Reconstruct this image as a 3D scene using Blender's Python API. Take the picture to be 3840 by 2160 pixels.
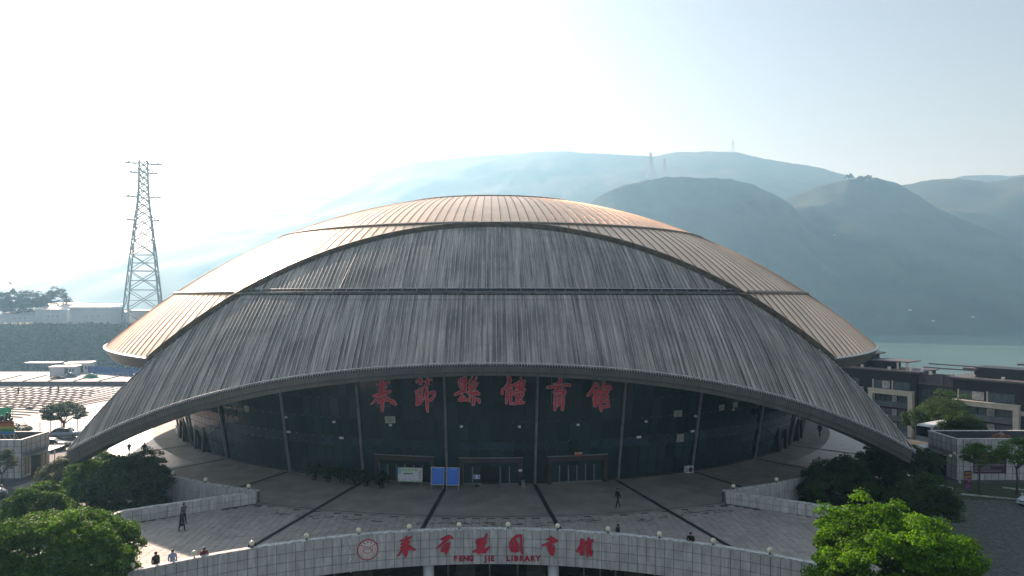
import bpy, math, random
import numpy as np
from mathutils import Vector, Matrix, noise as mnoise
random.seed(11); RNG = np.random.default_rng(11)
for o in list(bpy.data.objects): bpy.data.objects.remove(o)
sc = bpy.context.scene
R = math.radians
# ---------------------------------------------------------------- camera
CAMY, CAMZ = -117.4, 18.7
cam = bpy.data.cameras.new('camera'); co = bpy.data.objects.new('camera', cam); sc.collection.objects.link(co)
cam.lens = 24.0; cam.sensor_width = 36.0; cam.shift_x = 79/3840; cam.shift_y = 38/3840
cam.clip_start = 0.5; cam.clip_end = 20000
co.location = (0, CAMY, CAMZ); co.rotation_euler = (R(90), 0, 0)
sc.camera = co
# ---------------------------------------------------------------- sky, sun, exposure
SUN_AZ, SUN_EL = -31.0, 26.0            # degrees left of the view axis, above the horizon
w = bpy.data.worlds.new('World'); sc.world = w; w.use_nodes = True
nt = w.node_tree; nt.nodes.clear()
sky = nt.nodes.new('ShaderNodeTexSky'); sky.sky_type = 'NISHITA'; sky.sun_disc = False
sky.sun_elevation = R(SUN_EL); sky.sun_rotation = R(SUN_AZ)
sky.altitude = 250; sky.air_density = 1.0; sky.dust_density = 1.8; sky.ozone_density = 0.8
bg = nt.nodes.new('ShaderNodeBackground'); bg.inputs['Strength'].default_value = 0.073
wo = nt.nodes.new('ShaderNodeOutputWorld')
hs = nt.nodes.new('ShaderNodeHueSaturation'); hs.inputs['Saturation'].default_value = 0.6      # milky, moisture-laden air
nt.links.new(sky.outputs['Color'], hs.inputs['Color']); nt.links.new(hs.outputs['Color'], bg.inputs['Color']); nt.links.new(bg.outputs['Background'], wo.inputs['Surface'])
sl = bpy.data.lights.new('sun', 'SUN'); sl.energy = 5.0; sl.angle = R(0.6); sl.color = (1.0, 0.875, 0.80)
so = bpy.data.objects.new('sun', sl); sc.collection.objects.link(so)
sdir = Vector((math.sin(R(SUN_AZ))*math.cos(R(SUN_EL)), math.cos(R(SUN_AZ))*math.cos(R(SUN_EL)), math.sin(R(SUN_EL))))
so.rotation_euler = (-sdir).to_track_quat('-Z', 'Y').to_euler(); so.location = (-60, 90, 80)
sc.view_settings.view_transform = 'Standard'; sc.view_settings.look = 'None'
sc.view_settings.exposure = 0.85; sc.view_settings.gamma = 1.0; sc.view_settings.use_curve_mapping = False
sc.render.engine = 'CYCLES'
sc.cycles.max_bounces = 6; sc.cycles.diffuse_bounces = 3; sc.cycles.glossy_bounces = 3; sc.cycles.transmission_bounces = 3
sc.cycles.volume_bounces = 1; sc.cycles.use_denoising = True; sc.cycles.sample_clamp_indirect = 6.0
HAZE_DENSITY = 0.00031

# ---------------------------------------------------------------- helpers
COL = sc.collection
def gz(u, v, z):                          # where the sight line through a photo point meets level z
    d = 2560*(CAMZ-z)/(v-1118.0)
    return ((u-1841)/2560*d, d+CAMY, z)
def gd(u, v, d):                          # the same at a known depth
    return ((u-1841)/2560*d, d+CAMY, CAMZ-(v-1118)/2560*d)
class MB:
    def __init__(s): s.v = []; s.f = []; s.m = []
    def add(s, vs, fs, m=0):
        b = len(s.v); s.v += [tuple(p) for p in vs]; s.f += [tuple(b+i for i in f) for f in fs]; s.m += [m]*len(fs); return s
    def quad(s, a, b, c, d, m=0): return s.add([a, b, c, d], [(0, 1, 2, 3)], m)
    def box(s, c, size, rz=0, m=0, taper=1.0):
        x, y, z = size[0]/2, size[1]/2, size[2]/2; ca, sa = math.cos(rz), math.sin(rz); vs = []
        for dz, t in ((-z, 1), (z, taper)):
            for dx, dy in ((-x, -y), (x, -y), (x, y), (-x, y)):
                vs.append((c[0]+(dx*ca-dy*sa)*t, c[1]+(dx*sa+dy*ca)*t, c[2]+dz))
        return s.add(vs, [(3, 2, 1, 0), (4, 5, 6, 7), (0, 1, 5, 4), (1, 2, 6, 5), (2, 3, 7, 6), (3, 0, 4, 7)], m)
    def bx(s, x0, x1, y0, y1, z0, z1, m=0):
        return s.box(((x0+x1)/2, (y0+y1)/2, (z0+z1)/2), (x1-x0, y1-y0, z1-z0), 0, m)
    def tube(s, p0, p1, r0, r1=None, n=6, m=0, caps=True):
        r1 = r0 if r1 is None else r1
        a = Vector(p0); b = Vector(p1); d = (b-a)
        if d.length < 1e-6: return s
        d.normalize(); up = Vector((0, 0, 1)) if abs(d.z) < .9 else Vector((1, 0, 0))
        e = d.cross(up).normalized(); g = d.cross(e); vs = []
        for c, r in ((a, r0), (b, r1)):
            for k in range(n):
                t = 2*math.pi*(k+.5)/n; vs.append(c+e*(r*math.cos(t))+g*(r*math.sin(t)))
        fs = [(k, k+n, (k+1) % n+n, (k+1) % n) for k in range(n)]
        if caps: fs += [tuple(range(n)), tuple(range(2*n-1, n-1, -1))]
        return s.add(vs, fs, m)
    def path(s, pts, r, n=6, m=0):
        for a, b in zip(pts[:-1], pts[1:]): s.tube(a, b, r, r, n, m)
        return s
    def sphere(s, c, rad, nu=12, nv=8, m=0):
        rx, ry, rz = rad if hasattr(rad, '__len__') else (rad, rad, rad)
        vs = [(c[0], c[1], c[2]-rz)]
        for j in range(1, nv):
            t = -math.pi/2+math.pi*j/nv
            for i in range(nu):
                p = 2*math.pi*i/nu; vs.append((c[0]+rx*math.cos(t)*math.cos(p), c[1]+ry*math.cos(t)*math.sin(p), c[2]+rz*math.sin(t)))
        vs.append((c[0], c[1], c[2]+rz)); top = len(vs)-1; fs = []
        for i in range(nu): fs.append((0, 1+(i+1) % nu, 1+i))
        for j in range(nv-2):
            for i in range(nu):
                a = 1+j*nu+i; b = 1+j*nu+(i+1) % nu; fs.append((a, b, b+nu, a+nu))
        for i in range(nu): fs.append((top, 1+(nv-2)*nu+i, 1+(nv-2)*nu+(i+1) % nu))
        return s.add(vs, fs, m)
    def grid(s, P, m=0, flip=False, closed=False):          # P: rows of points
        n = len(P[0]); vs = [p for r in P for p in r]; fs = []
        for j in range(len(P)-1):
            for i in range(n if closed else n-1):
                a = j*n+i; b = j*n+(i+1) % n; q = (a, b, b+n, a+n); fs.append(q[::-1] if flip else q)
        return s.add(vs, fs, m)
    def prism(s, pts, z0, z1, m=0):                         # pts: 2-D outline, counter-clockwise
        n = len(pts); vs = [(x, y, z0) for x, y in pts]+[(x, y, z1) for x, y in pts]
        return s.add(vs, [tuple(range(n-1, -1, -1)), tuple(range(n, 2*n))]+[(i, (i+1) % n, (i+1) % n+n, i+n) for i in range(n)], m)
    def mesh(s, name, mats, smooth=False, org=(0, 0, 0)):
        me = bpy.data.meshes.new(name)
        me.from_pydata([(p[0]-org[0], p[1]-org[1], p[2]-org[2]) for p in s.v], [], s.f)
        for mt in (mats if isinstance(mats, (list, tuple)) else [mats]): me.materials.append(mt)
        me.polygons.foreach_set('material_index', s.m)
        if smooth: me.polygons.foreach_set('use_smooth', [True]*len(s.f))
        me.update(); return me
    def build(s, name, mats, parent=None, smooth=False, local=False):
        org = (0, 0, 0) if (parent is None or local) else wloc(parent)
        return link(name, s.mesh(name, mats, smooth, org), parent)
def wloc(o):
    v = Vector((0, 0, 0))
    while o is not None: v = v+o.location; o = o.parent
    return v
def link(name, me, parent=None, loc=(0, 0, 0), rot=(0, 0, 0)):
    o = bpy.data.objects.new(name, me); COL.objects.link(o); o.parent = parent; o.location = loc; o.rotation_euler = rot; return o
def tag(o, label=None, cat=None, group=None, kind=None):
    if label: o['label'] = label
    if cat: o['category'] = cat
    if group: o['group'] = group
    if kind: o['kind'] = kind
    return o
def thing(name, label, cat, loc=(0, 0, 0), rz=0, group=None):
    o = bpy.data.objects.new(name, None); COL.objects.link(o); o.location = loc; o.rotation_euler = (0, 0, rz)
    o.empty_display_size = .3
    return tag(o, label, cat, group)
def copy_tree(o, parent=None):
    c = o.copy(); COL.objects.link(c); c.parent = parent
    for ch in list(o.children): copy_tree(ch, c)
    return c
ORD = ['first', 'second', 'third', 'fourth', 'fifth', 'sixth', 'seventh', 'eighth', 'ninth', 'tenth', 'eleventh', 'twelfth', 'thirteenth', 'fourteenth', 'fifteenth', 'sixteenth', 'seventeenth', 'eighteenth']

# ---------------------------------------------------------------- materials
MATS = {}
def mat(name, col, rough=.6, metal=0.0, var=.12, scale=1.5, bump=0.0, bscale=8.0, stretch=None, rand=0.0, col2=None, spec=.5, detail=5.0, island=0.0, dirt=None):
    """node material: colour broken up by noise, per-object or per-island variation, fine relief"""
    if name in MATS: return MATS[name]
    m = bpy.data.materials.new(name); MATS[name] = m; m.use_nodes = True; n = m.node_tree; b = n.nodes['Principled BSDF']
    L = n.links.new; N = n.nodes.new
    tc = N('ShaderNodeNewGeometry'); src = tc.outputs['Position']
    mp = N('ShaderNodeMapping'); L(src, mp.inputs['Vector'])
    if stretch: mp.inputs['Scale'].default_value = stretch
    nz = N('ShaderNodeTexNoise'); nz.inputs['Scale'].default_value = scale; nz.inputs['Detail'].default_value = detail; nz.inputs['Roughness'].default_value = .6
    L(mp.outputs['Vector'], nz.inputs['Vector'])
    c2 = col2 if col2 else tuple(c*(1-2.2*var) for c in col)
    c1 = col if col2 else tuple(min(1, c*(1+1.2*var)) for c in col)
    mx = N('ShaderNodeMix'); mx.data_type = 'RGBA'; mx.inputs['A'].default_value = (*c2, 1); mx.inputs['B'].default_value = (*c1, 1)
    rm = N('ShaderNodeMapRange'); rm.inputs['From Min'].default_value = .32; rm.inputs['From Max'].default_value = .68
    L(nz.outputs['Fac'], rm.inputs['Value']); L(rm.outputs['Result'], mx.inputs['Factor']); out = mx.outputs['Result']
    if dirt:                                       # dirt = (scale, colour, amount)
        n2 = N('ShaderNodeTexNoise'); n2.inputs['Scale'].default_value = dirt[0]; n2.inputs['Detail'].default_value = 6
        L(src, n2.inputs['Vector'])
        r2 = N('ShaderNodeMapRange'); r2.inputs['From Min'].default_value = .5; r2.inputs['From Max'].default_value = .75; r2.inputs['To Max'].default_value = dirt[2]
        L(n2.outputs['Fac'], r2.inputs['Value'])
        m3 = N('ShaderNodeMix'); m3.data_type = 'RGBA'; m3.inputs['B'].default_value = (*dirt[1], 1); L(out, m3.inputs['A']); L(r2.outputs['Result'], m3.inputs['Factor']); out = m3.outputs['Result']
    if rand or island:
        hv = N('ShaderNodeHueSaturation'); L(out, hv.inputs['Color'])
        if island: sr = tc.outputs['Random Per Island']; a = island
        else: oi = N('ShaderNodeObjectInfo'); sr = oi.outputs['Random']; a = rand
        r3 = N('ShaderNodeMapRange'); r3.inputs['To Min'].default_value = 1-a; r3.inputs['To Max'].default_value = 1+a
        L(sr, r3.inputs['Value']); L(r3.outputs['Result'], hv.inputs['Value']); out = hv.outputs['Color']
    L(out, b.inputs['Base Color'])
    b.inputs['Roughness'].default_value = rough; b.inputs['Metallic'].default_value = metal; b.inputs['Specular IOR Level'].default_value = spec
    if bump:
        n4 = N('ShaderNodeTexNoise'); n4.inputs['Scale'].default_value = bscale; n4.inputs['Detail'].default_value = 4; L(mp.outputs['Vector'], n4.inputs['Vector'])
        bp = N('ShaderNodeBump'); bp.inputs['Strength'].default_value = bump; bp.inputs['Distance'].default_value = .05; L(n4.outputs['Fac'], bp.inputs['Height']); L(bp.outputs['Normal'], b.inputs['Normal'])
    return m
def leafmat(name, c1, c2, trans=.45, rough=.6):
    if name in MATS: return MATS[name]
    m = bpy.data.materials.new(name); MATS[name] = m; m.use_nodes = True; n = m.node_tree; L = n.links.new; N = n.nodes.new
    b = n.nodes['Principled BSDF']; out = n.nodes['Material Output']; g = N('ShaderNodeNewGeometry')
    mx = N('ShaderNodeMix'); mx.data_type = 'RGBA'; mx.inputs['A'].default_value = (*c1, 1); mx.inputs['B'].default_value = (*c2, 1)
    L(g.outputs['Random Per Island'], mx.inputs['Factor'])
    nz = N('ShaderNodeTexNoise'); nz.inputs['Scale'].default_value = .55; nz.inputs['Detail'].default_value = 3; L(g.outputs['Position'], nz.inputs['Vector'])   # older and younger sprays
    r0 = N('ShaderNodeMapRange'); r0.inputs['From Min'].default_value = .3; r0.inputs['From Max'].default_value = .7; r0.inputs['To Min'].default_value = .6; r0.inputs['To Max'].default_value = 1.35; L(nz.outputs['Fac'], r0.inputs['Value'])
    h0 = N('ShaderNodeHueSaturation'); r1 = N('ShaderNodeMapRange'); r1.inputs['To Min'].default_value = .515; r1.inputs['To Max'].default_value = .48; L(nz.outputs['Fac'], r1.inputs['Value'])
    L(mx.outputs['Result'], h0.inputs['Color']); L(r0.outputs['Result'], h0.inputs['Value']); L(r1.outputs['Result'], h0.inputs['Hue']); L(h0.outputs['Color'], b.inputs['Base Color'])
    b.inputs['Roughness'].default_value = rough; b.inputs['Specular IOR Level'].default_value = .18
    t = N('ShaderNodeBsdfTranslucent'); hs = N('ShaderNodeHueSaturation'); hs.inputs['Value'].default_value = 1.5; hs.inputs['Saturation'].default_value = 1.15
    L(h0.outputs['Color'], hs.inputs['Color']); L(hs.outputs['Color'], t.inputs['Color'])
    ms = N('ShaderNodeMixShader'); ms.inputs['Fac'].default_value = trans
    L(b.outputs['BSDF'], ms.inputs[1]); L(t.outputs['BSDF'], ms.inputs[2]); L(ms.outputs['Shader'], out.inputs['Surface'])
    return m
M_zinc = mat('weathered_zinc', (.46, .42, .37), .7, 0, var=.3, scale=.55, stretch=(6.5, .22, .22), rand=.22, bump=.15, bscale=3, dirt=(.22, (.16, .15, .135), .75))
M_zinc_l = mat('zinc_seam', (.56, .54, .5), .6, 0, var=.2, scale=1.2)
M_gold = mat('champagne_metal', (.9, .625, .44), .36, .66, var=.05, scale=.25, rand=.06, bump=.05, bscale=1.2, dirt=(.6, (.72, .55, .35), .4))
M_goldseam = mat('dark_seam', (.2, .17, .125), .55, .3, var=.2)
M_fascia = mat('fascia_panel', (.17, .168, .16), .38, .3, var=.07, scale=.6, rand=.07)
M_soffit = mat('soffit_metal', (.09, .095, .1), .55, .2)
M_dark = mat('dark_metal', (.03, .033, .036), .5, .4)
M_gutter = mat('gutter_metal', (.12, .125, .13), .35, .6, var=.25, scale=2)
M_pale = mat('pale_rail', (.62, .62, .6), .4, .3, var=.15, scale=3)
M_glass = mat('tinted_glass', (.018, .042, .049), .05, 0, var=.05, scale=.3, rand=.28, spec=.5)
M_glassb = mat('spandrel_glass', (.026, .055, .072), .07, 0, var=.1, scale=.3, rand=.25, spec=.5)
M_pillar = mat('steel_pillar', (.2, .215, .22), .45, .3, var=.12)
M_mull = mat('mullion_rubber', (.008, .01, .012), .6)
M_portal = mat('portal_brown', (.04, .03, .028), .5, .1, var=.15)
M_alu = mat('door_aluminium', (.3, .31, .31), .4, .6, var=.1)
M_stone = mat('plaza_concrete', (.33, .295, .26), .72, 0, var=.1, scale=.5, bump=.12, bscale=6, dirt=(.22, (.2, .175, .155), .75))
M_slab = mat('granite_slab', (.43, .38, .338), .68, 0, var=.09, scale=2.0, rand=.09, bump=.1, bscale=9, dirt=(.35, (.2, .2, .18), .5))
M_drain = mat('drain_grate', (.035, .038, .04), .55, .4)
M_tile = mat('grey_cladding_tile', (.57, .565, .55), .45, 0, var=.13, scale=1.3, stretch=(2.2, 2.2, .45), rand=.06, dirt=(.9, (.4, .4, .39), .5))
M_joint = mat('tile_joint', (.07, .075, .085), .8)
M_coping = mat('coping_stone', (.66, .66, .64), .7, 0, var=.2, scale=3.5, dirt=(2.5, (.18, .18, .17), .7))
M_white = mat('white_paint', (.72, .73, .74), .5, 0, var=.06, scale=2)
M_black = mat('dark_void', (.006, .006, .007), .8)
M_red = mat('sign_red', (.62, .03, .07), .5, 0, var=.1, scale=1.5)
M_pink = mat('sign_edge', (.7, .42, .44), .55, 0, var=.1)
M_globe = mat('opal_globe', (.9, .84, .62), .3, 0, var=.06, scale=6)
M_bark = mat('bark', (.12, .095, .07), .85, 0, var=.25, scale=6, bump=.4, bscale=14)
M_asph = mat('asphalt', (.075, .078, .08), .8, 0, var=.15, scale=.6, bump=.1, bscale=10, dirt=(.15, (.11, .11, .105), .6))
M_grass = mat('lawn_ground', (.055, .085, .028), .9, 0, var=.3, scale=2.0, bump=.4, bscale=12, dirt=(.3, (.09, .075, .04), .6))
M_brown = mat('brown_render', (.03, .026, .03), .8, 0, var=.08, scale=.7, spec=.15)
M_brownl = mat('roof_edge_brown', (.13, .115, .12), .55, 0, var=.1)
M_cream = mat('cream_stone', (.52, .50, .43), .65, 0, var=.07, scale=1.2)
M_tyre = mat('tyre_rubber', (.015, .015, .016), .7)
M_carglass = mat('car_glass', (.01, .012, .014), .06, spec=.8)
M_concrete = mat('yard_concrete', (.47, .455, .44), .75, 0, var=.07, scale=.2, dirt=(.12, (.4, .38, .36), .6))
# ---------------------------------------------------------------- terrain, river, mountains
G = -4.5
def sstep(a, b, x):
    t = min(1, max(0, (x-a)/(b-a))); return t*t*(3-2*t)
def hground(x, y):
    d = y-CAMY; side = sstep(-10, 45, x)
    zl = G
    if d > 205:                              # a ravine behind the yard, then a wooded bank up to the sheds
        n = mnoise.fractal(Vector((x*.009, d*.009, 3.1)), 1, 2, 4)
        zl = G-26*sstep(208, 250, d)+31.5*sstep(345, 405, d)+n*3.0*sstep(340, 400, d)-58*sstep(560, 860, d)
    zr = G-8.5*sstep(122, 142, d)-55*sstep(230, 480, d)
    return zl*(1-side)+zr*side
xs = sorted(set([-2600, -1800, -1200, -800, -500, -360]+list(range(-300, 301, 10))+[360, 500, 800, 1200, 1800, 2600]))
ys = sorted(set(list(range(-380, 81, 40))+list(range(85, 340, 8))+list(range(340, 800, 16))))
m_ground = mat('ground_cover', (.075, .08, .072), .85, 0, var=.2, scale=.25, bump=.2, bscale=6, dirt=(.06, (.12, .115, .1), .5))
m_wood = mat('wooded_bank', (.035, .052, .028), .95, 0, var=.4, scale=.12, bump=1.0, bscale=.8, dirt=(.03, (.07, .075, .04), .7))
b = MB(); b.grid([[(x, y, hground(x, y)) for x in xs] for y in ys])
for k, f in enumerate(b.f):
    cx = sum(b.v[i][0] for i in f)/4; cy = sum(b.v[i][1] for i in f)/4
    if (cy-CAMY > 206 and cx < 40) or (cy-CAMY > 215): b.m[k] = 1
tag(b.build('ground', [m_ground, m_wood]), 'dark paved ground around the hall and wooded bank beyond', None, None, 'structure')
m_river = mat('river_water', (.10, .19, .18), .22, 0, var=.12, scale=.004, stretch=(1, 3, 1), bump=.04, bscale=.05, spec=.4)
b = MB(); b.quad((-6200, 200, -45), (6200, 200, -45), (6200, 4400, -45), (-6200, 4400, -45))
tag(b.build('river', m_river), 'pale green river below the far mountains', None, None, 'structure')
m_hill = mat('hillside_forest', (.032, .045, .026), .95, 0, var=.35, scale=.012, detail=9, bump=1.0, bscale=.06, dirt=(.010, (.062, .068, .045), .7))
def hill(name, label, prof, Dr, Ds, Db, seed, x0, x1, dx=22, ny=54, amp=26, base=-60):
    px = [(u*1.4907-1841)/2560*Dr for u, y in prof]; pz = [CAMZ+(750-y)*1.4907/2560*Dr for u, y in prof]
    xs = np.arange(x0, x1+1, dx); H = np.interp(xs, px, pz)
    rows = []
    for j in range(ny+1):
        t = j/ny; row = []
        for x, h in zip(xs, H):
            if t < .72: q = t/.72; d = Ds+(Dr-Ds)*q; f = q**.85
            else: q = (t-.72)/.28; d = Dr+(Db-Dr)*q; f = 1-q*q*.9
            wig = mnoise.fractal(Vector((x*.0021, seed, t*1.2)), 1, 2, 5)
            nn = mnoise.fractal(Vector((x*.004, d*.004, seed)), .9, 2, 7)
            rid = 1-abs(mnoise.noise(Vector((x*.0032+wig*.35, d*.0011, seed+7))))*1.6
            fade = min(1, f*2.2)*(1-.86*math.exp(-((t-.72)/.10)**2))
            row.append((x, d+CAMY+(80 if Dr < 2500 else 10)*wig*(1-abs(2*t-1)), base+(h-base)*f+amp*(nn*1.3-rid*1.5+.75)*fade+3*nn+3.2*mnoise.noise(Vector((x*.06, d*.05, seed+3)))*min(1, f*3)))
        rows.append(row)
    m = MB(); m.grid(rows); return tag(m.build(name, m_hill, None, True), label, None, None, 'structure')
hill('mountain', 'pale far ridge behind the dome fading into haze', [(-900, 800), (-300, 775), (0, 748), (200, 705), (350, 645), (520, 570), (740, 490), (850, 455), (950, 425), (1050, 405), (1180, 393), (1260, 386), (1400, 376), (1490, 381), (1560, 385), (1640, 393), (1700, 380), (1780, 377), (1840, 379), (1900, 392), (2000, 410), (2080, 425), (2130, 440), (2250, 470), (2500, 500), (3000, 520)], 2700, 1500, 3500, 1.3, -3600, 3600, 18, 56, 12)
hill('hill', 'rounded dark hill right behind the dome', [(900, 830), (1300, 640), (1400, 560), (1480, 512), (1530, 480), (1580, 462), (1650, 447), (1740, 441), (1830, 447), (1900, 465), (1960, 490), (2000, 515), (2050, 565), (2100, 625), (2200, 730), (2350, 830)], 1500, 1165, 2000, 4.7, -560, 1100, 7, 70, 14)
hill('hill', 'broad dark hill with a clump of trees on its top', [(1500, 830), (1800, 640), (1900, 540), (1960, 503), (2000, 490), (2060, 465), (2130, 447), (2200, 441), (2250, 452), (2300, 480), (2350, 508), (2400, 540), (2450, 578), (2500, 630), (2600, 700), (2900, 800)], 1660, 1150, 2250, 9.2, -240, 2100, 8, 70, 14)
hill('hill', 'darker ridge at the far side of the river bend', [(1900, 640), (2100, 520), (2200, 480), (2290, 463), (2330, 454), (2400, 452), (2480, 458), (2576, 447), (2700, 430), (3000, 440), (3600, 520)], 2050, 1300, 2600, 14.1, 200, 3400, 14, 54, 14)
hill('mountain', 'faint most distant ridge peeping over the others', [(1600, 700), (2000, 560), (2380, 453), (2470, 440), (2520, 437), (2576, 433), (2800, 420), (3400, 460)], 3100, 2600, 3800, 19.0, 100, 4200, 30, 36, 40)

# ---------------------------------------------------------------- the sports hall: a spherical dome cut by slanting planes
SR, SZ = 84.0, -48.7
EZ = 12.2                                   # level of the golden eave
def sph(x, y, rad=SR):
    q = rad*rad-x*x-y*y
    return SZ+math.sqrt(max(q, 0))
def planeA(y): return 27.4-1.555*(-y-35)     # y negative towards the viewer
def planeB(y):
    q = 57+y; return 13.0-((.78*q+.095*q*q) if q > 0 else .8*q)
def ptip():
    f = lambda x: bis(lambda q: sph(x, -q, SR-.32)-planeB(-q), 30, 66)-bis(lambda q: sph(x, -q, SR-.32)-planeA(-q), 15, 66)
    return bis(f, 30, 46)
def bis(f, a, b):
    fa = f(a)
    for _ in range(40):
        c = (a+b)/2
        if (f(c) > 0) == (fa > 0): a = c
        else: b = c
    return (a+b)/2
XT = ptip(); print('tip x', XT)
hall = thing('sports_hall', 'domed sports hall with golden roof and grey ribbed front canopy', 'building', (0, 0, 0))
def strip(points_a, points_b, th, name, mats, parent, seam=.07, seamw=.05, minor=0):
    """one roof panel between two rib lines: pan, raised seam along rib a, optional minor ribs; outward = away from sphere centre"""
    b = MB(); rows = []
    for A, B in zip(points_a, points_b):
        A = Vector(A); B = Vector(B); n = (A-Vector((0, 0, SZ))).normalized(); e = (B-A); L = e.length
        e = e/L if L > 1e-4 else Vector((1, 0, 0)); sw = min(seamw, L*.3)
        prof = [(0, seam), (sw, seam), (sw, 0)]
        for k in range(minor):
            c = L*(k+1)/(minor+1); prof += [(c-.04, 0), (c, .035), (c+.04, 0)]
        prof += [(L, 0)]
        rows.append([A+e*min(s, L)+n*h for s, h in prof])
    b.grid(rows)
    n0 = len(rows[0]); k = n0-1
    for j in range(len(b.f)):
        b.m[j] = 1 if (j % k) < 1 else 0
    return b
# golden roof ------------------------------------------------------------
rr = [0, 8, 16, 24, 32, 38, 44, 50, 54, 57.55]
rows = [[(r*math.sin(2*math.pi*i/120), -r*math.cos(2*math.pi*i/120), sph(0, r, SR-.12)) for i in range(120)] for r in rr]
deck = MB()
for j in range(len(rr)-1):
    for i in range(120):
        q = [rows[j][i], rows[j][(i+1) % 120], rows[j+1][(i+1) % 120], rows[j+1][i]]
        cy = sum(p[1] for p in q)/4; cz = sum(p[2] for p in q)/4
        if max(p[2]-planeA(p[1]) for p in q) < .6: deck.quad(*q)
roof = deck.build('golden_roof', M_goldseam, hall)
RINGS = [40.0, 33.8, 27.7, 19.25, EZ]
FAN = [46, 46, 46, 150]
rest = MB(); npan = 0
for t in range(4):
    zh, zl, Yc = RINGS[t], RINGS[t+1], FAN[t]
    step = (1.22/(Yc+38)) if t < 3 else (1.22/(Yc+44))
    nmax = int(math.radians(88)/step) if Yc < 100 else int(math.asin(min(.999, 58/Yc*1.0))/step)+6
    def rng_(th):
        s0 = Yc/math.cos(th); dirx, diry = math.sin(th), -math.cos(th)
        P = lambda s: (s*dirx, Yc+s*diry)
        zf = lambda s: sph(*P(s))-zl
        if s0*abs(dirx) > 57.6: return None
        hi = s0
        while hi < Yc+70 and math.hypot(*P(hi)) < 66: hi += 1
        if zf(s0) <= 0: return None
        s1 = bis(zf, s0, hi)
        sa = s0
        if sph(*P(s0)) > zh: sa = bis(lambda s: sph(*P(s))-zh, s0, hi)
        fa = lambda s: planeA(P(s)[1])-sph(*P(s))
        if fa(sa) < 0: return (sa, sa, P)
        if fa(s1) < 0: s1 = bis(fa, sa, s1)
        return (sa, max(s1, sa), P)
    for i in range(-nmax, nmax):
        a, c = rng_(i*step), rng_((i+1)*step)
        if a is None or c is None or (a[1]-a[0] < .05 and c[1]-c[0] < .05): continue
        N = 8 if t else 6; lift = .02+.05*(3-t)
        pa, pc = [], []
        for k in range(N+1):
            q = k/N
            for rg, out in ((a, pa), (c, pc)):
                s = rg[0]+(rg[1]-rg[0])*q; x, y = rg[2](s); z = sph(x, y); n = (Vector((x, y, z-SZ))/SR); out.append(Vector((x, y, z))+n*lift)
        st = strip(pa, pc, 0, '', None, None, seam=.06, seamw=.07)
        mid = Vector((pa[N//2]+pc[N//2])/2); nrm = (mid-Vector((0, 0, SZ))).normalized()
        if nrm.dot((co.location-mid).normalized()) > -.02:
            o = st.build('roof_panel', [M_gold, M_goldseam], roof); npan += 1
        else:
            bsv = len(rest.v); rest.v += st.v; rest.f += [tuple(bsv+j for j in f) for f in st.f]; rest.m += st.m
        m2 = len(rest.v); rest.v += [(p[0], -p[1], p[2]) for p in st.v]; rest.f += [tuple(m2+j for j in f[::-1]) for f in st.f]; rest.m += st.m
# rear half where the front cut has no twin
for i in range(60):
    for r0, r1 in ((34, 44), (44, 52), (52, 57.6)):
        a0, a1 = R(90+180*i/60), R(90+180*(i+1)/60)
        q = [(r*math.sin(a), -r*math.cos(a), sph(0, r, SR-.05)) for r, a in ((r0, a0), (r0, a1), (r1, a1), (r1, a0))]
        if sum(p[2] for p in q)/4 > planeA(-sum(p[1] for p in q)/4)-.5: rest.quad(*q)
tag(rest.build('rear_roof_panels', [M_gold, M_goldseam], roof), None, None, None, 'stuff')
print('gold panels', npan)
# ring lips between tiers, eave edge and its underside
for t, z in ((1, 33.8), (2, 27.7), (3, 19.25)):
    r = math.sqrt(SR*SR-(z-SZ)**2); b = MB(); rws = [[], [], [], []]
    for i in range(-96, 97):
        a = R(i*1.25)
        if z > planeA(-r*math.cos(a))+.15:
            continue
        for k, (dr, dz) in enumerate(((-.25, .34), (.2, .2), (.22, -.02), (-.1, -.14))):
            rws[k].append(((r+dr)*math.sin(a), -(r+dr)*math.cos(a), z+dz))
    # split left and right of the front canopy
    L = [j for j, p in enumerate(rws[0]) if p[0] < 0]; Rr = [j for j, p in enumerate(rws[0]) if p[0] >= 0]
    if t == 1: b.grid(rws)
    else:
        b2 = MB(); b2.grid([[rw[j] for j in L] for rw in rws]); b2.build('roof_ring', M_goldseam, hall)
        b.grid([[rw[j] for j in Rr] for rw in rws])
    b.build('roof_ring', M_goldseam, hall)
re = math.sqrt(SR*SR-(EZ-SZ)**2)
b = MB(); P = [[], [], [], [], []]
for i in range(0, 215):
    a = R(38.9+i*(360-77.8)/214)
    for k, (dr, dz) in enumerate(((-.1, .2), (.14, .13), (.14, .03), (-.75, -1.25), (-7.6, -1.0))):
        P[k].append(((re+dr)*math.sin(a), -(re+dr)*math.cos(a), EZ+dz))
b.grid(P, flip=True)
for k in range(len(b.f)): b.m[k] = 0 if k < 214*2 else 1
b.build('eave', [M_pale, M_fascia], hall)
# edge band where the golden roof stops over the grey canopy
b = MB(); E = []
for i in range(-100, 101):
    x = 36.6*i/100; y = -bis(lambda q: sph(x, -q)-planeA(-q), 20, 66); E.append((x, y, sph(x, y)))
PT = [[], [], []]
for p in E:
    n = Vector((p[0], p[1], p[2]-SZ))/SR
    for k, (h, dy) in enumerate(((.2, .12), (.2, -.16), (-.5, -.16))):
        q = Vector(p)+n*h+Vector((0, dy, dy*.3)); PT[k].append(q)
b.grid(PT); b.build('roof_edge', M_goldseam, hall)
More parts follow.
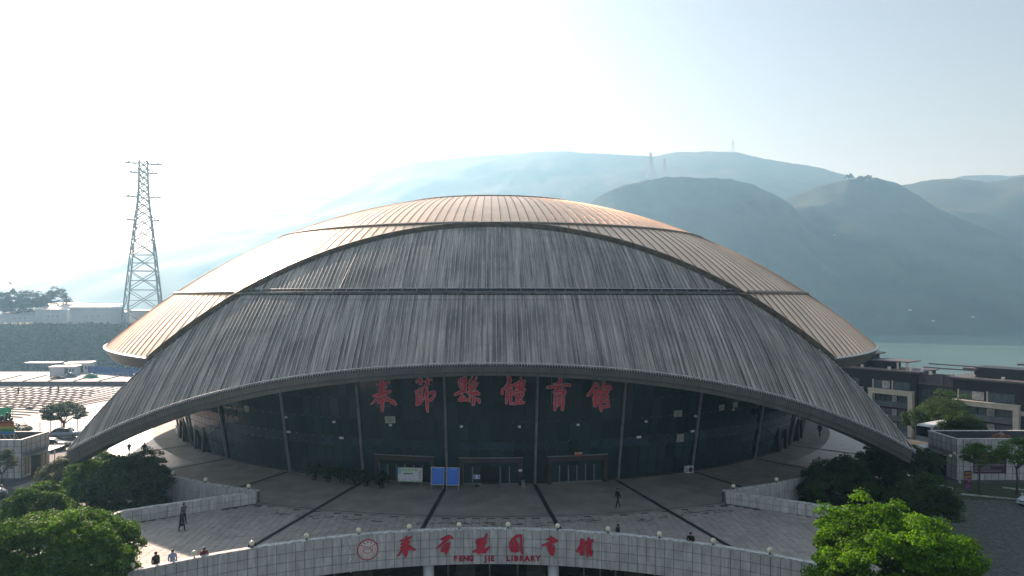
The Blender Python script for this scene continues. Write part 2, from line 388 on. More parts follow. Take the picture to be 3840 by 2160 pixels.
# grey front canopy --------------------------------------------------------
GR = SR-.32
def yrange(x, tier):
    """front-back span of a canopy strip at x: plane A edge -> ring level -> plane B edge"""
    if abs(x) > XT: return None
    fa = lambda q: sph(x, -q, GR)-planeA(-q)
    ya = bis(fa, 15, 66)
    fb = lambda q: sph(x, -q, GR)-planeB(-q)
    yb = bis(fb, 30, 66)
    if yb < ya: return None
    zr_hi, zr_lo = 19.62, 19.0
    if tier == 0:
        if sph(x, -ya, GR) < zr_hi: return None
        y1 = bis(lambda q: sph(x, -q, GR)-zr_hi, ya, yb); return ya, y1
    y0 = ya if sph(x, -ya, GR) < zr_lo else bis(lambda q: sph(x, -q, GR)-zr_lo, ya, yb)
    return y0, yb
b = MB()                                     # deck and underside
for rad, fl in ((GR-.1, False), (GR-.58, True)):
    rows = []
    for i in range(-41, 42):
        x = i*(XT-.02)/41; fa = lambda q: sph(x, -q, GR)-planeA(-q); fb = lambda q: sph(x, -q, GR)-planeB(-q)
        ya = bis(fa, 15, 66)-(.0 if rad > GR-.5 else .0); yb = max(ya, bis(fb, 30, 66))
        rows.append([(x, -(ya+(yb-.02-ya)*k/16), sph(x, -(ya+(yb-.02-ya)*k/16), rad)) for k in range(17)])
    b.grid(rows, m=1 if fl else 0, flip=not fl)
canopy = b.build('front_canopy', [M_gutter, M_soffit], hall)
SP = .485; npan = 0
for tier in (0, 1):
    for i in range(-90, 90):
        xa, xb = i*SP, (i+1)*SP; ra, rb = yrange(xa, tier), yrange(xb, tier)
        if ra is None or rb is None: continue
        N = 7; pa, pc = [], []
        for k in range(N+1):
            q = k/N
            for x, rg, out in ((xa, ra, pa), (xb, rb, pc)):
                y = -(rg[0]+(rg[1]-rg[0])*q); z = sph(x, y, GR); out.append(Vector((x, y, z)))
        st = strip(pa, pc, 0, '', None, None, seam=.09, seamw=.06, minor=1)
        st.build('ribbed_panel', [M_zinc, M_zinc_l], canopy); npan += 1
print('grey panels', npan)
# gutter between the tiers
b = MB(); P = [[] for _ in range(6)]
for i in range(-60, 61):
    x = 30.3*i/60; y = -bis(lambda q: sph(x, -q, GR)-19.3, 20, 60); rad = Vector((x, y, 0)).normalized()
    for k, (dr, z) in enumerate(((-.45, 19.68), (-.2, 19.42), (.12, 19.36), (.34, 19.36), (.36, 19.14), (.2, 18.98))):
        p = Vector((x, y, z))+rad*dr; P[k].append((p.x, p.y, z))
b.grid(P, flip=True)
for k in range(len(b.f)): b.m[k] = 1 if k < 120 else 0
b.build('gutter', [M_gutter, M_dark], canopy)
b = MB(); pts = []
for i in range(-60, 61):
    x = 30*i/60; y = -bis(lambda q: sph(x, -q, GR)-19.66, 20, 60); rad = Vector((x, y, 0)).normalized(); pts.append((x+rad.x*.14, y+rad.y*.14, 19.72))
b.path(pts, .028, 5)
for p in pts[::3]: b.tube(p, (p[0]*1.006, p[1]*1.006, p[2]-.35), .02, .02, 4)
b.build('safety_wire', M_pale, canopy)
b = MB(); pts = []
for i in range(-60, 61):
    x = 30*i/60; rad = Vector((x, -bis(lambda q: sph(x, -q, GR)-18.45, 20, 60), 0)); pts.append((x, rad.y, 18.45+.09))
b.path(pts, .022, 4); b.build('lap_line', M_gutter, canopy)
# lower edge: pale rail on brackets, fascia panels
low = []
for i in range(-168, 169):
    x = (XT-.03)*i/168; fb = lambda q: sph(x, -q, GR)-planeB(-q); q = bis(fb, 30, 66); low.append(Vector((x, -q, sph(x, -q, GR))))
b = MB(); b.path([(p.x, p.y-.08, p.z+.16) for p in low[::2]], .05, 6)
for p in low: b.tube((p.x, p.y+.12, p.z+.1), (p.x, p.y-.16, p.z-.12), .035, .025, 4)
b.build('edge_rail', M_pale, canopy)
def fasc(p):
    e = abs(p.x)/42.0; h = .86+.3*e
    rad = Vector((p.x, p.y, 0)).normalized()
    return [p+Vector((0, 0, -.06)), p+Vector((0, 0, -.16)), p+rad*(-.28)+Vector((0, 0, -.16-h)), p+rad*(-1.6)+Vector((0, 0, -.1-h))]
b = MB(); b.grid([[fasc(p)[k]+Vector((0, .06, 0)) for p in low] for k in range(4)], flip=False); b.build('fascia_backing', M_dark, canopy)
for i in range(0, len(low)-5, 5):
    b = MB(); seg = low[i:i+6]; s2 = [seg[0].lerp(seg[1], .05)]+seg[1:-1]+[seg[-1].lerp(seg[-2], .05)]
    b.grid([[fasc(p)[k] for p in s2] for k in (1, 2, 3)]); b.build('fascia_panel', M_fascia, canopy)
# free side edges of the canopy, from the golden eave down to the tips
for s in (-1, 1):
    b = MB(); pt = []
    for k in range(25):
        x = s*(35.2+(XT-.02-35.2)*k/24); q = bis(lambda q: sph(x, -q, GR)-planeA(-q), 15, 66); pt.append(Vector((x, -q, sph(x, -q, GR))))
    b.grid([[p+Vector((0, 0, .1)) for p in pt], [p+Vector((s*.05, .06, .02)) for p in pt], [p+Vector((-s*.05, .1, -.8)) for p in pt]], flip=(s > 0))
    b.build('side_edge', M_fascia, canopy)
    b = MB(); b.path([p+Vector((s*.05, .05, .12)) for p in pt], .045, 5)
    for p in pt[::2]: b.box((p.x+s*.05, p.y+.05, p.z+.18), (.1, .1, .16))
    b.build('edge_rail', M_pale, canopy)

# leaning glass drum -------------------------------------------------------
WR, LEAN = 48.6, .165
def wr(z): return WR+LEAN*z
ROWZ = [0.12, 1.78, 3.5, 4.38, 6.4, 8.43, 10.46, 12.5]
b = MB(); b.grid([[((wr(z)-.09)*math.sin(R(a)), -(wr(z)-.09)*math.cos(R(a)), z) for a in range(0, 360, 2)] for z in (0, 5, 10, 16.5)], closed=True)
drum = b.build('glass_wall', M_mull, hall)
DA = 1.3; lean_ang = math.atan(LEAN); restg = MB()
pm = {}
SKIP = []
for col in range(-62, 62):
    az = (col+.5)*DA
    for r in range(7):
        z0, z1 = ROWZ[r], ROWZ[r+1]; zc = (z0+z1)/2; wdt = wr(zc)*R(DA)-.055; h = (z1-z0)/math.cos(lean_ang)-.055
        if r < 2 and any(abs(az-c) < hw for c, hw in ((0, 3.75), (-10.3, 3.75), (10.3, 3.75))) and zc < 2.6: continue
        mt = M_glassb if r == 2 else M_glass
        if abs(az) < 28.5:
            if r not in pm:
                q = MB(); q.box((0, 0, 0), (wdt, .04, h)); pm[r] = q.mesh('pane', mt)
            p = (wr(zc)*math.sin(R(az)), -wr(zc)*math.cos(R(az)), zc)
            o = link('pane', pm[r], drum, p, (lean_ang+random.gauss(0, .005), 0, R(az)+random.gauss(0, .005)))
        else:
            q = MB(); q.box((0, 0, 0), (wdt, .04, h)); M = Matrix.Translation((wr(zc)*math.sin(R(az)), -wr(zc)*math.cos(R(az)), zc))@Matrix.Rotation(R(az)+random.gauss(0, .002), 4, 'Z')@Matrix.Rotation(lean_ang+random.gauss(0, .002), 4, 'X')
            restg.add([M@Vector(v) for v in q.v], q.f, 1 if r == 2 else 0)
tag(restg.build('side_panes', [M_glass, M_glassb], drum), None, None, None, 'stuff')
b = MB(); b.grid([[(rad*math.sin(R(a)), -rad*math.cos(R(a)), z) for a in range(0, 361, 2)] for rad, z in ((WR+.16, 0), (WR+.16, .14), (WR-.1, .15))]); b.build('plinth', M_portal, hall)
for az in (5.2, 15.6, 26.4, 39.0, 51.5, 64):
    for s in (-1, 1):
        a = R(s*az); b = MB(); f = lambda z, k: ((wr(z)+k)*math.sin(a), -(wr(z)+k)*math.cos(a), z)
        b.tube(f(0, .2), f(13.5, .2), .15, .15, 8)
        for z in (2.2, 5.4, 8.5): b.tube(f(z, .0), f(z, .22), .05, .05, 5)
        b.build('pillar', M_pillar, hall)
# spider fittings on the joints
b = MB()
for col in range(-26, 27):
    for z in ROWZ[2:7]:
        a = R(col*DA); b.box(((wr(z)+.05)*math.sin(a), -(wr(z)+.05)*math.cos(a), z), (.07, .06, .07), a)
tag(b.build('glass_fittings', M_pillar, hall), None, None, None, 'stuff')
# portals ------------------------------------------------------------------
def portal(az, half, H, open_leaf=None):
    root = bpy.data.objects.new('portal', None); COL.objects.link(root); root.parent = hall
    root.location = ((WR+.0)*math.sin(R(az)), -(WR)*math.cos(R(az)), 0); root.rotation_euler = (0, 0, R(az))
    b = MB(); b.bx(-half, -half+.42, -.55, .3, 0, H); b.bx(half-.42, half, -.55, .3, 0, H); b.bx(-half+.42, half-.42, -.55, .3, H-.5, H); b.bx(-half-.05, half+.05, -.6, .3, H, H+.06, 1)
    b.build('portal_frame', [M_portal, M_alu], root, local=True)
    n = 6; wl = (2*half-.84)/n
    for i in range(n):
        x0 = -half+.42+i*wl
        if open_leaf and i in open_leaf:
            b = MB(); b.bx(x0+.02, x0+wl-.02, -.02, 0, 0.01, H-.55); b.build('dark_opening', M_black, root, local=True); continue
        b = MB(); b.bx(x0+.03, x0+wl-.03, -.2, -.16, .04, H-.56); dl = b.build('door_leaf', M_glass, root, local=True)
        b = MB(); b.bx(x0-.045, x0+.045, -.27, -.14, .0, H-.5); b.bx(x0+.045, x0+wl-.045, -.24, -.15, 0, .12); b.build('door_stile', M_alu, root, local=True)
    return root
portal(-10.3, 3.15, 2.75); portal(0, 3.2, 2.7, (2, 3)); portal(10.3, 3.15, 2.75)
for s in (-1, 1):
    portal(s*47.0, 1.5, 3.0, (1, 2, 3)); portal(s*56.5, 1.5, 3.0, (1, 2, 3))

b = MB(); b.box((-15.4, -1.4, sph(-15.4, -1.4)+.3), (1.6, .9, .5), .2); b.build('roof_hatch', M_dark, hall)
for x0, x1 in ((-1.4, -1.9), (-15.2, -15.9), (-26.5, -27.6), (13.4, 13.8), (21.2, 22.0)):
    r0 = yrange(x0, 0)
    if r0 is None: continue
    b = MB(); pts = []
    for k in range(11):
        t = k/10; x = x0+(x1-x0)*t; y = -(r0[0]+(r0[1]-r0[0])*t); pts.append((x, y, sph(x, y, GR)+.16))
    b.path(pts, .022, 5); b.build('maintenance_cable', M_gutter, canopy)
# ---------------------------------------------------------------- plaza: ring terrace round the hall and fore-plaza
RT = 59.0                                    # outer radius of the ring terrace
LC, LRAD = (0.0, -102.4), 37.0               # courtyard circle of the library front
def lib(s, r=LRAD):                          # point on the library arc, s = arc length from the axis
    a = s/LRAD; return (LC[0]+r*math.sin(a), LC[1]+r*math.cos(a))
b = MB()
ring_in = [((WR-.5)*math.sin(R(a)), -(WR-.5)*math.cos(R(a)), 0) for a in range(0, 361, 3)]
ring_out = [(RT*math.sin(R(a)), -RT*math.cos(R(a)), 0) for a in range(0, 361, 3)]
ring_bot = [(RT*math.sin(R(a)), -RT*math.cos(R(a)), G-.3) for a in range(0, 361, 3)]
b.grid([ring_in, ring_out, ring_bot], flip=False)
terrace = b.build('terrace', M_stone); tag(terrace, 'curved smooth concrete terrace around the glass drum', None, None, 'structure')
# far flanks of the terrace are stone paved: sheets of slabs
m_cob = mat('flank_paving', (.46, .378, .345), .36, 0, var=.2, scale=.9, stretch=(1, 3.2, 1), bump=.35, bscale=1.6, dirt=(.4, (.23, .23, .225), .6))
for s in (-1, 1):
    b = MB(); b.grid([[(r*math.sin(R(s*a)), -r*math.cos(R(s*a)), .004) for a in range(40, 131, 3)] for r in (52.2, RT-.4)], flip=(s > 0))
    tag(b.build('terrace_paving', m_cob, terrace), None, None, None, 'stuff')
# fore-plaza outline: ring edge, side parapets, library arc
PL = [(-21.3, -55.0), (-30.6, -60.5), (-31.2, -62.6), (-31.6, -80.5)]
arc = [lib(LRAD*R(a), LRAD+.15) for a in range(-57, 58, 3)]
front = [(-31.4, -82.8)]+[p for p in arc if abs(p[0]) < 31]+[(31.4, -82.8)]
ringe = [(RT*math.sin(R(a)), -RT*math.cos(R(a))) for a in range(-21, 22, 3)]
outline = [(-21.3, -55.0), (-30.9, -60.5), (-31.4, -62.6)]+front+[(31.4, -62.6), (30.9, -60.5), (21.3, -55.0)]+[p for p in reversed(ringe)]
def in_poly(x, y, P):
    c = False; j = len(P)-1
    for i in range(len(P)):
        if (P[i][1] > y) != (P[j][1] > y) and x < (P[j][0]-P[i][0])*(y-P[i][1])/(P[j][1]-P[i][1])+P[i][0]: c = not c
        j = i
    return c
b = MB(); xs = np.linspace(-31.4, 31.4, 64)
def lim(x):
    yt = -math.sqrt(max(RT*RT-x*x, 0)) if abs(x) < 21.2 else np.interp(abs(x), [21.2, 30.6, 31.4], [-55.0, -60.5, -62.6])
    yl = LC[1]+math.sqrt(max((LRAD+.1)**2-x*x, 0)); return yl, yt
rows = [[(x, lim(x)[0], -.02) for x in xs], [(x, lim(x)[1], -.02) for x in xs]]
b.grid(rows, flip=False)
for s in (-1, 1): b.quad((s*31.4, -62.6, -.02), (s*31.4, -83, -.02), (s*31.4, -83, G), (s*31.4, -62.6, G))
b.quad((-30.9, -60.5, -.02), (-21.3, -55, -.02), (-21.3, -55, G), (-30.9, -60.5, G)); b.quad((30.9, -60.5, -.02), (21.3, -55, -.02), (21.3, -55, G), (30.9, -60.5, G))
plaza = b.build('plaza', mat('slab_bedding', (.12, .115, .105), .9)); tag(plaza, 'granite paved forecourt between the hall and the library parapet', None, None, 'structure')
q = MB(); q.box((0, 0, 0), (.605, .925, .04)); slab_me = q.mesh('paving_slab', M_slab)
slots = []
for i in range(-50, 51):
    for j in range(0, 32):
        x = i*.635+.0; y = -56.3-j*.955-(.47 if i % 2 else 0)
        ok = True
        for dx, dy in ((-.31, -.47), (.31, -.47), (.31, .47), (-.31, .47)):
            yl, yt = lim(x+dx)
            if abs(x+dx) > 31.3 or y+dy > yt+.12 or y+dy < yl+.3: ok = False
        if ok: slots.append((x, y))
slots.sort(key=lambda p: p[1]+abs(p[0]-2)*.04)
vis = [p for p in slots if -27 < p[0] < 23.5]; oth = [p for p in slots if not (-27 < p[0] < 23.5)]
b = MB()
for k, (x, y) in enumerate(vis):
    z = -.012+random.uniform(-.004, .006); rz = random.gauss(0, .004)
    if k < 300: link('paving_slab', slab_me, plaza, (x, y, z), (random.gauss(0, .003), random.gauss(0, .003), rz))
    else: b.box((x, y, z), (.605, .925, .04), rz)
for x, y in oth: b.box((x, y, -.012+random.uniform(-.004, .006)), (.605, .925, .04), 0)
M_slabi = mat('granite_slab_far', (.43, .38, .338), .68, 0, var=.09, scale=2.0, island=.09, bump=.1, bscale=9, dirt=(.35, (.2, .2, .18), .5))
tag(b.build('paving', M_slabi, plaza), None, None, None, 'stuff')
# kerb line of the terrace edge, a worn strip of dark broken setts beyond it, radial drains
b = MB(); b.grid([[(r*math.sin(R(a)), -r*math.cos(R(a)), .024) for a in np.arange(-21, 21.1, 1)] for r in (RT-.02, RT+.5)], flip=False)
b.build('terrace_kerb', M_stone, terrace)
b = MB(); b.grid([[(r*math.sin(R(a)), -r*math.cos(R(a)), .029) for a in np.arange(-21, 21.1, 1)] for r in (RT-.06, RT+.06)], flip=False); b.build('kerb_joint', mat('kerb_joint', (.09, .088, .085), .8), terrace)
m_setts = mat('broken_setts', (.2, .19, .17), .85, 0, var=.35, scale=2.4, rand=0, bump=.5, bscale=7, dirt=(1.2, (.1, .1, .09), .8))
b = MB()
for k in range(260):
    a = R(random.uniform(-20.3, 20.3)); r = 60.9+random.gauss(0, .28)+.25*math.sin(a*37)
    if math.sin(a*61)+math.sin(a*23+1) < -.9: continue
    b.box((r*math.sin(a), -r*math.cos(a), .013), (random.uniform(.2, .6), random.uniform(.06, .16), .02), a+random.gauss(0, .12))
tag(b.build('broken_setts', m_setts, plaza), None, None, None, 'stuff')
for az in (-26.4, -15.2, -5.1, 5.1, 15.2, 26.4, 39, -39, -51, 51):
    a = R(az); r1 = RT-.4
    if abs(az) < 20:
        r1 = RT
        while True:
            x, y = (r1+.3)*math.sin(a), -(r1+.3)*math.cos(a)
            if math.hypot(x-LC[0], y-LC[1]) < LRAD+.55: break
            r1 += .3
    b = MB(); e = Vector((math.cos(a), math.sin(a), 0))*.13; p0 = Vector((WR*math.sin(a)*1.01, -WR*math.cos(a)*1.01, .038)); p1 = Vector((r1*math.sin(a), -r1*math.cos(a), .038))
    b.quad(p0-e, p1-e, p1+e, p0+e); b.quad(p0-e*1.5-Vector((0, 0, .004)), p1-e*1.5-Vector((0, 0, .004)), p1+e*1.5-Vector((0, 0, .004)), p0+e*1.5-Vector((0, 0, .004)))
    b.build('drain_strip', M_drain, plaza if abs(az) < 20 else terrace)

# ---------------------------------------------------------------- walls with tiles
q = MB(); q.box((0, 0, 0), (.632, .05, .636)); tile_me = q.mesh('tile', M_tile)
def tiled_wall(name, label, pts, z0, z1, th, rows, parent=None, face=+1, group=None, top=True, tw=.65, caps=1):
    """low wall along pts (plan), dark core, separate tiles on one face, coping stones on top"""
    root = thing(name, label, 'wall', (pts[0][0], pts[0][1], z0), 0, group); O = Vector(root.location)
    core = MB(); n = len(pts)
    off = []
    for i in range(n):
        a = Vector((*pts[max(i-1, 0)], 0)); c = Vector((*pts[min(i+1, n-1)], 0)); t = (c-a).normalized(); off.append(Vector((t.y, -t.x, 0)))
    A = [Vector((*p, 0)) for p in pts]; h = (z1-z0)
    core.grid([[p+o*0+Vector((0, 0, z)) for p, o in zip(A, off)] for z in (z0, z1)], flip=True)
    core.grid([[p-o*th+Vector((0, 0, z)) for p, o in zip(A, off)] for z in (z0, z1)])
    core.grid([[p+Vector((0, 0, z1)) for p in A], [p-o*th+Vector((0, 0, z1)) for p, o in zip(A, off)]], flip=True)
    for k in (0, -1): core.quad(A[k]+Vector((0, 0, z0)), A[k]-off[k]*th+Vector((0, 0, z0)), A[k]-off[k]*th+Vector((0, 0, z1)), A[k]+Vector((0, 0, z1)))
    core.build('wall_core', M_tile if face == 0 else M_joint, root)
    seglen = [(A[i+1]-A[i]).length for i in range(n-1)]; tot = sum(seglen)
    def at(s):
        for i, L in enumerate(seglen):
            if s <= L or i == n-2: t = s/L; return A[i].lerp(A[i+1], t), off[i].lerp(off[i+1], t).normalized()
            s -= L
    nt = int(tot/tw); rh = h/rows
    key = (round(tot/nt, 3), round(rh, 3)); qq = MB(); qq.box((0, 0, 0), (tot/nt-.03, .05, rh-.03)); me = qq.mesh('tile', M_tile)
    cnt = 0
    if face:
        for k in range(nt):
            p, o = at((k+.5)*tot/nt); rz = math.atan2(o.x, -o.y)
            for r in range(rows):
                c = p+o*(.012 if face > 0 else -th-.012)+Vector((0, 0, z0+(r+.5)*rh)); link('tile', me, root, c-O+o*random.uniform(-.002, .003), (0, random.gauss(0, .0015), rz)); cnt += 1
    if top:
        nc = max(1, int(tot/1.3)); 
        for k in range(nc):
            p0, o0 = at(k*tot/nc+.008); p1, o1 = at((k+1)*tot/nc-.008); q = MB(); u = .07
            zt = z1+.09+random.uniform(-.006, .006)
            a0, a1, b0, b1 = p0+o0*u, p1+o1*u, p0-o0*(th+u), p1-o1*(th+u)
            vs = [v+Vector((0, 0, z)) for z in (z1, zt) for v in (a0, a1, b1, b0)]
            q.add(vs, [(3, 2, 1, 0), (4, 5, 6, 7), (0, 1, 5, 4), (1, 2, 6, 5), (2, 3, 7, 6), (3, 0, 4, 7)]); q.build('coping_stone', M_coping, root)
    return root
# library: front wall along the courtyard arc, concave to the viewer
s_rng = np.arange(-27.5, 24.01, .5)
lib_pts = [lib(s, LRAD) for s in s_rng]
library = tiled_wall('library_building', 'grey tiled curved library front with red lettering above dark entrance', lib_pts, -1.55, 1.05, .3, 4)
library['category'] = 'building'
O = library.location
for s0, s1 in ((-42, -27.6), (24.1, 42)):
    pp = [lib(s, LRAD) for s in np.arange(s0, s1+.01, 1.2)]; b = MB()
    b.grid([[(x, y, z) for x, y in pp] for z in (-1.55, 1.1)], flip=True); b.grid([[(x*1.005, y+.3, z) for x, y in pp] for z in (-1.55, 1.1)])
    b.grid([[(x, y, 1.12) for x, y in pp], [(x*1.005, y+.35, 1.12) for x, y in pp]], flip=True); b.build('side_wall', M_tile, library)
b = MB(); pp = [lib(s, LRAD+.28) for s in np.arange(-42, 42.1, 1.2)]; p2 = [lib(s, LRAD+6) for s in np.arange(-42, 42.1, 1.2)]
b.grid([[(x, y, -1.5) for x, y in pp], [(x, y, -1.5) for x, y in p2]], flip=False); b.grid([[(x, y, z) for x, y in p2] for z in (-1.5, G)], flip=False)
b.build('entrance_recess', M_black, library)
for s in (-14.1, -4.7, 4.7, 14.1):
    x, y = lib(s, LRAD+.95); b = MB(); b.tube((x, y, G), (x, y, -1.5), .43, .43, 20); b.build('column', M_white, library, True)
m_perf = mat('perforated_screen', (.07, .065, .055), .6, .3, var=.2)
for s in (-9.5, -1.9, 3.4, 10.6, 13.0):
    x, y = lib(s, LRAD+1.9); b = MB(); a = -s/LRAD
    b.box((x, y, -3), (1.5, .05, 3), a); b.build('perforated_screen', m_perf, library)
    q = MB()
    for i in range(11):
        for j in range(10):
            dx = -.66+i*.132+(.066 if j % 2 else 0); q.box((x+dx*math.cos(a)+.03*math.sin(a), y+dx*math.sin(a)-.03*math.cos(a), -1.6-j*.13), (.07, .012, .07), a)
    tag(q.build('screen_holes', M_black, library), None, None, None, 'stuff')
for s in (-12.3, -11.5, -3.2, -.1, 2.0, 6.9, 8.1, 9.2, 12, 16, 18):
    x, y = lib(s, LRAD+2.4); b = MB(); b.box((x, y, -3), (.14, .1, 3), -s/LRAD); b.build('door_post', mat('door_post_grey', (.12, .12, .12), .5), library)
# side parapets of the fore-plaza and parapets of the ring terrace
for s, side in ((-1, 'left'), (1, 'right')):
    pts = [(s*30.9, -71.5), (s*30.9, -62.6), (s*30.4, -60.9), (s*21.4, -55.25)]
    pp = []
    for a, c in zip(pts[:-1], pts[1:]):
        for k in range(6): pp.append((a[0]+(c[0]-a[0])*k/6, a[1]+(c[1]-a[1])*k/6))
    pp.append(pts[-1])
    if s > 0: pp = pp[::-1]
    tiled_wall('parapet_wall', 'low grey tiled parapet on the %s flank of the forecourt' % side, pp, 0, 1.02, .26, 2, group='forecourt parapets')
    azs = np.arange(21.2, 80, 1.5); pp = [(RT*math.sin(R(s*a)), -RT*math.cos(R(s*a))) for a in azs]
    if s < 0: pp = pp[::-1]
    tiled_wall('terrace_wall', 'blue-grey tiled retaining wall round the %s side of the terrace' % side, pp, G, 1.0, .26, 6, group='terrace retaining walls', tw=.8)
# ---------------------------------------------------------------- globe lamps on the parapets
def lamp_parts(root):
    b = MB(); b.sphere((0, 0, .30), .185, 16, 10); b.build('globe', M_globe, root, True, True)
    b = MB(); b.tube((0, 0, 0), (0, 0, .14), .05, .035, 8); b.tube((0, 0, 0), (0, 0, .03), .1, .1, 8); b.build('stem', M_gutter, root, False, True)
first = None; k = 0
def lamp(x, y, z, label, group):
    global first
    if first is None:
        first = thing('globe_lamp', label, 'lamp', (x, y, z), 0, group); lamp_parts(first); return first
    c = copy_tree(first); c.location = (x, y, z); tag(c, label, 'lamp', group); return c
ss = [-24.9+3.745*i for i in range(13)]
for i, s in enumerate(ss):
    x, y = lib(s, LRAD+.13); lamp(x, y, 1.14, 'cream globe lamp on the library parapet, %s from its left end' % ORD[i], 'globe lamps on the library parapet')
for s, side in ((-1, 'left'), (1, 'right')):
    for i, a in enumerate((22.3, 27.6, 32.4, 43, 48.5, 54)):
        if i >= 5 and s > 0: continue
        lamp((RT-.13)*math.sin(R(s*a)), -(RT-.13)*math.cos(R(s*a)), 1.09, 'globe lamp on the %s terrace wall, %s from the forecourt' % (side, ORD[i]), 'globe lamps on the terrace walls')

# pale lime runs where the library wall is jointed
for s_ in (-10.55, 9.05, -20.1, 17.2):
    b = MB(); z = 1.0; k = 0
    while z > -1.5:
        dz = random.uniform(.08, .25); x, y = lib(s_+random.gauss(0, .018), LRAD-.052); wd = random.uniform(.03, .1)*(1 if abs(s_) < 15 else .5); b.box((x, y, z-dz/2), (wd, .006+.0004*(k % 3), dz+.01), -s_/LRAD); z -= dz*(1.0 if random.random() < .8 else 1.5); k += 1
    tag(b.build('lime_run', mat('lime_deposit', (.8, .8, .78), .8, 0, var=.2, scale=8), library), None, None, None, 'stuff')
# ---------------------------------------------------------------- calligraphy built from brush strokes (x, y, width), photo-zoom units
BIG = {
 '奉': [[(300,360,22),(400,350,54),(570,290,42)],[(400,255,56),(400,420,80),(400,540,70)],[(330,470,28),(430,440,66),(500,395,30)],[(215,590,32),(400,540,66),(580,490,50)],[(400,520,64),(300,640,48),(165,768,15)],[(470,580,22),(560,660,52),(650,710,72),(700,750,52)],[(320,730,32),(420,690,66),(520,670,25)],[(410,620,64),(415,780,64),(410,880,56),(425,915,15)]],
 '節': [[(1130,300,36),(1200,245,62),(1240,290,50)],[(1205,215,22),(1215,340,36)],[(1360,190,22),(1370,280,62),(1340,360,52)],[(1310,290,22),(1440,240,32)],[(1390,340,28),(1340,370,38),(1240,430,34),(1110,500,38)],[(1250,440,28),(1240,540,32),(1230,650,32)],[(1150,570,24),(1240,540,28)],[(1160,630,24),(1240,600,26)],[(1130,520,38),(1150,640,60),(1140,770,46)],[(1130,770,42),(1200,720,62),(1270,670,25)],[(1290,650,22),(1330,520,34),(1355,420,32)],[(1355,420,30),(1350,600,44),(1355,720,52),(1360,850,46),(1370,925,15)],[(1370,545,32),(1450,505,42),(1510,505,46),(1515,560,46),(1470,630,46),(1390,690,42)]],
 '縣': [[(2040,250,52),(2035,340,46),(2055,420,25)],[(2050,250,30),(2140,220,66)],[(2145,220,82),(2145,330,70),(2145,470,60)],[(2085,330,28),(2080,420,24)],[(1940,560,46),(2040,510,54),(2140,470,44)],[(2140,490,32),(2200,500,30)],[(2090,550,32),(2080,620,64),(2040,670,72)],[(2040,680,52),(2120,660,62),(2170,670,42)],[(2130,600,22),(2170,670,32)],[(2300,185,22),(2270,240,34),(2220,330,20)],[(2390,200,36),(2340,290,42),(2240,400,42)],[(2240,410,42),(2330,420,48)],[(2410,320,36),(2350,400,48),(2270,480,44),(2230,540,42)],[(2240,540,42),(2330,520,54),(2440,540,52)],[(2370,470,32),(2440,540,46)],[(2330,560,36),(2330,700,56),(2320,770,46)],[(2260,590,32),(2235,670,52),(2250,700,25)],[(2390,640,32),(2440,680,58),(2450,720,42)]],
 '體': [[(445,170,40),(470,230,72),(450,310,62)],[(450,310,42),(400,350,42)],[(325,490,46),(340,410,46),(400,390,42),(480,355,42),(570,320,36)],[(420,420,36),(410,560,42),(405,680,36)],[(500,400,42),(490,560,46),(490,690,42)],[(430,500,26),(480,490,30)],[(430,565,44),(480,555,44)],[(590,300,36),(620,400,42)],[(690,190,26),(680,280,42),(660,400,42)],[(640,260,22),(640,380,32)],[(750,260,46),(730,330,46),(700,400,42)],[(575,305,26),(660,280,30),(760,250,30)],[(590,400,32),(700,380,42)],[(535,470,32),(640,440,42),(760,420,42)],[(560,520,32),(660,490,42),(730,500,46)],[(600,500,36),(610,570,42)],[(720,510,42),(690,570,42)],[(600,585,36),(700,565,36)],[(620,590,26),(600,650,42)],[(690,590,26),(680,650,46)],[(540,695,36),(640,672,46),(735,670,42)]],
 '育': [[(1425,170,26),(1455,230,64),(1430,290,52),(1320,310,15)],[(1200,370,46),(1400,350,42),(1560,325,46),(1630,335,52)],[(1410,370,42),(1370,420,52),(1330,470,46)],[(1330,470,42),(1440,445,48),(1540,470,52)],[(1490,390,26),(1540,460,52)],[(1350,530,42),(1345,680,46),(1340,800,46)],[(1350,530,42),(1430,510,36),(1500,500,46)],[(1500,500,46),(1500,660,46),(1490,800,52)],[(1390,590,32),(1450,590,36)],[(1450,600,36),(1400,680,42)],[(1400,690,36),(1465,680,36)],[(1400,740,20),(1420,700,20)]],
 '館': [[(2115,290,42),(2060,420,58),(1970,525,46)],[(2120,290,46),(2180,350,42)],[(2100,470,32),(2190,440,32)],[(2140,450,64),(2125,560,84),(2115,700,64)],[(2070,580,26),(2180,555,30)],[(2080,640,30),(2180,620,30)],[(2100,720,42),(2190,690,36)],[(2280,260,36),(2290,330,62)],[(2180,430,32),(2260,390,48),(2400,355,42),(2430,400,52)],[(2240,440,52),(2235,620,52),(2235,800,46),(2240,840,20)],[(2250,470,42),(2370,440,46)],[(2380,450,42),(2330,520,42),(2370,550,42)],[(2260,585,36),(2370,570,42)],[(2270,650,32),(2370,640,42)],[(2375,640,42),(2380,740,42)],[(2270,760,36),(2390,740,42)]]}
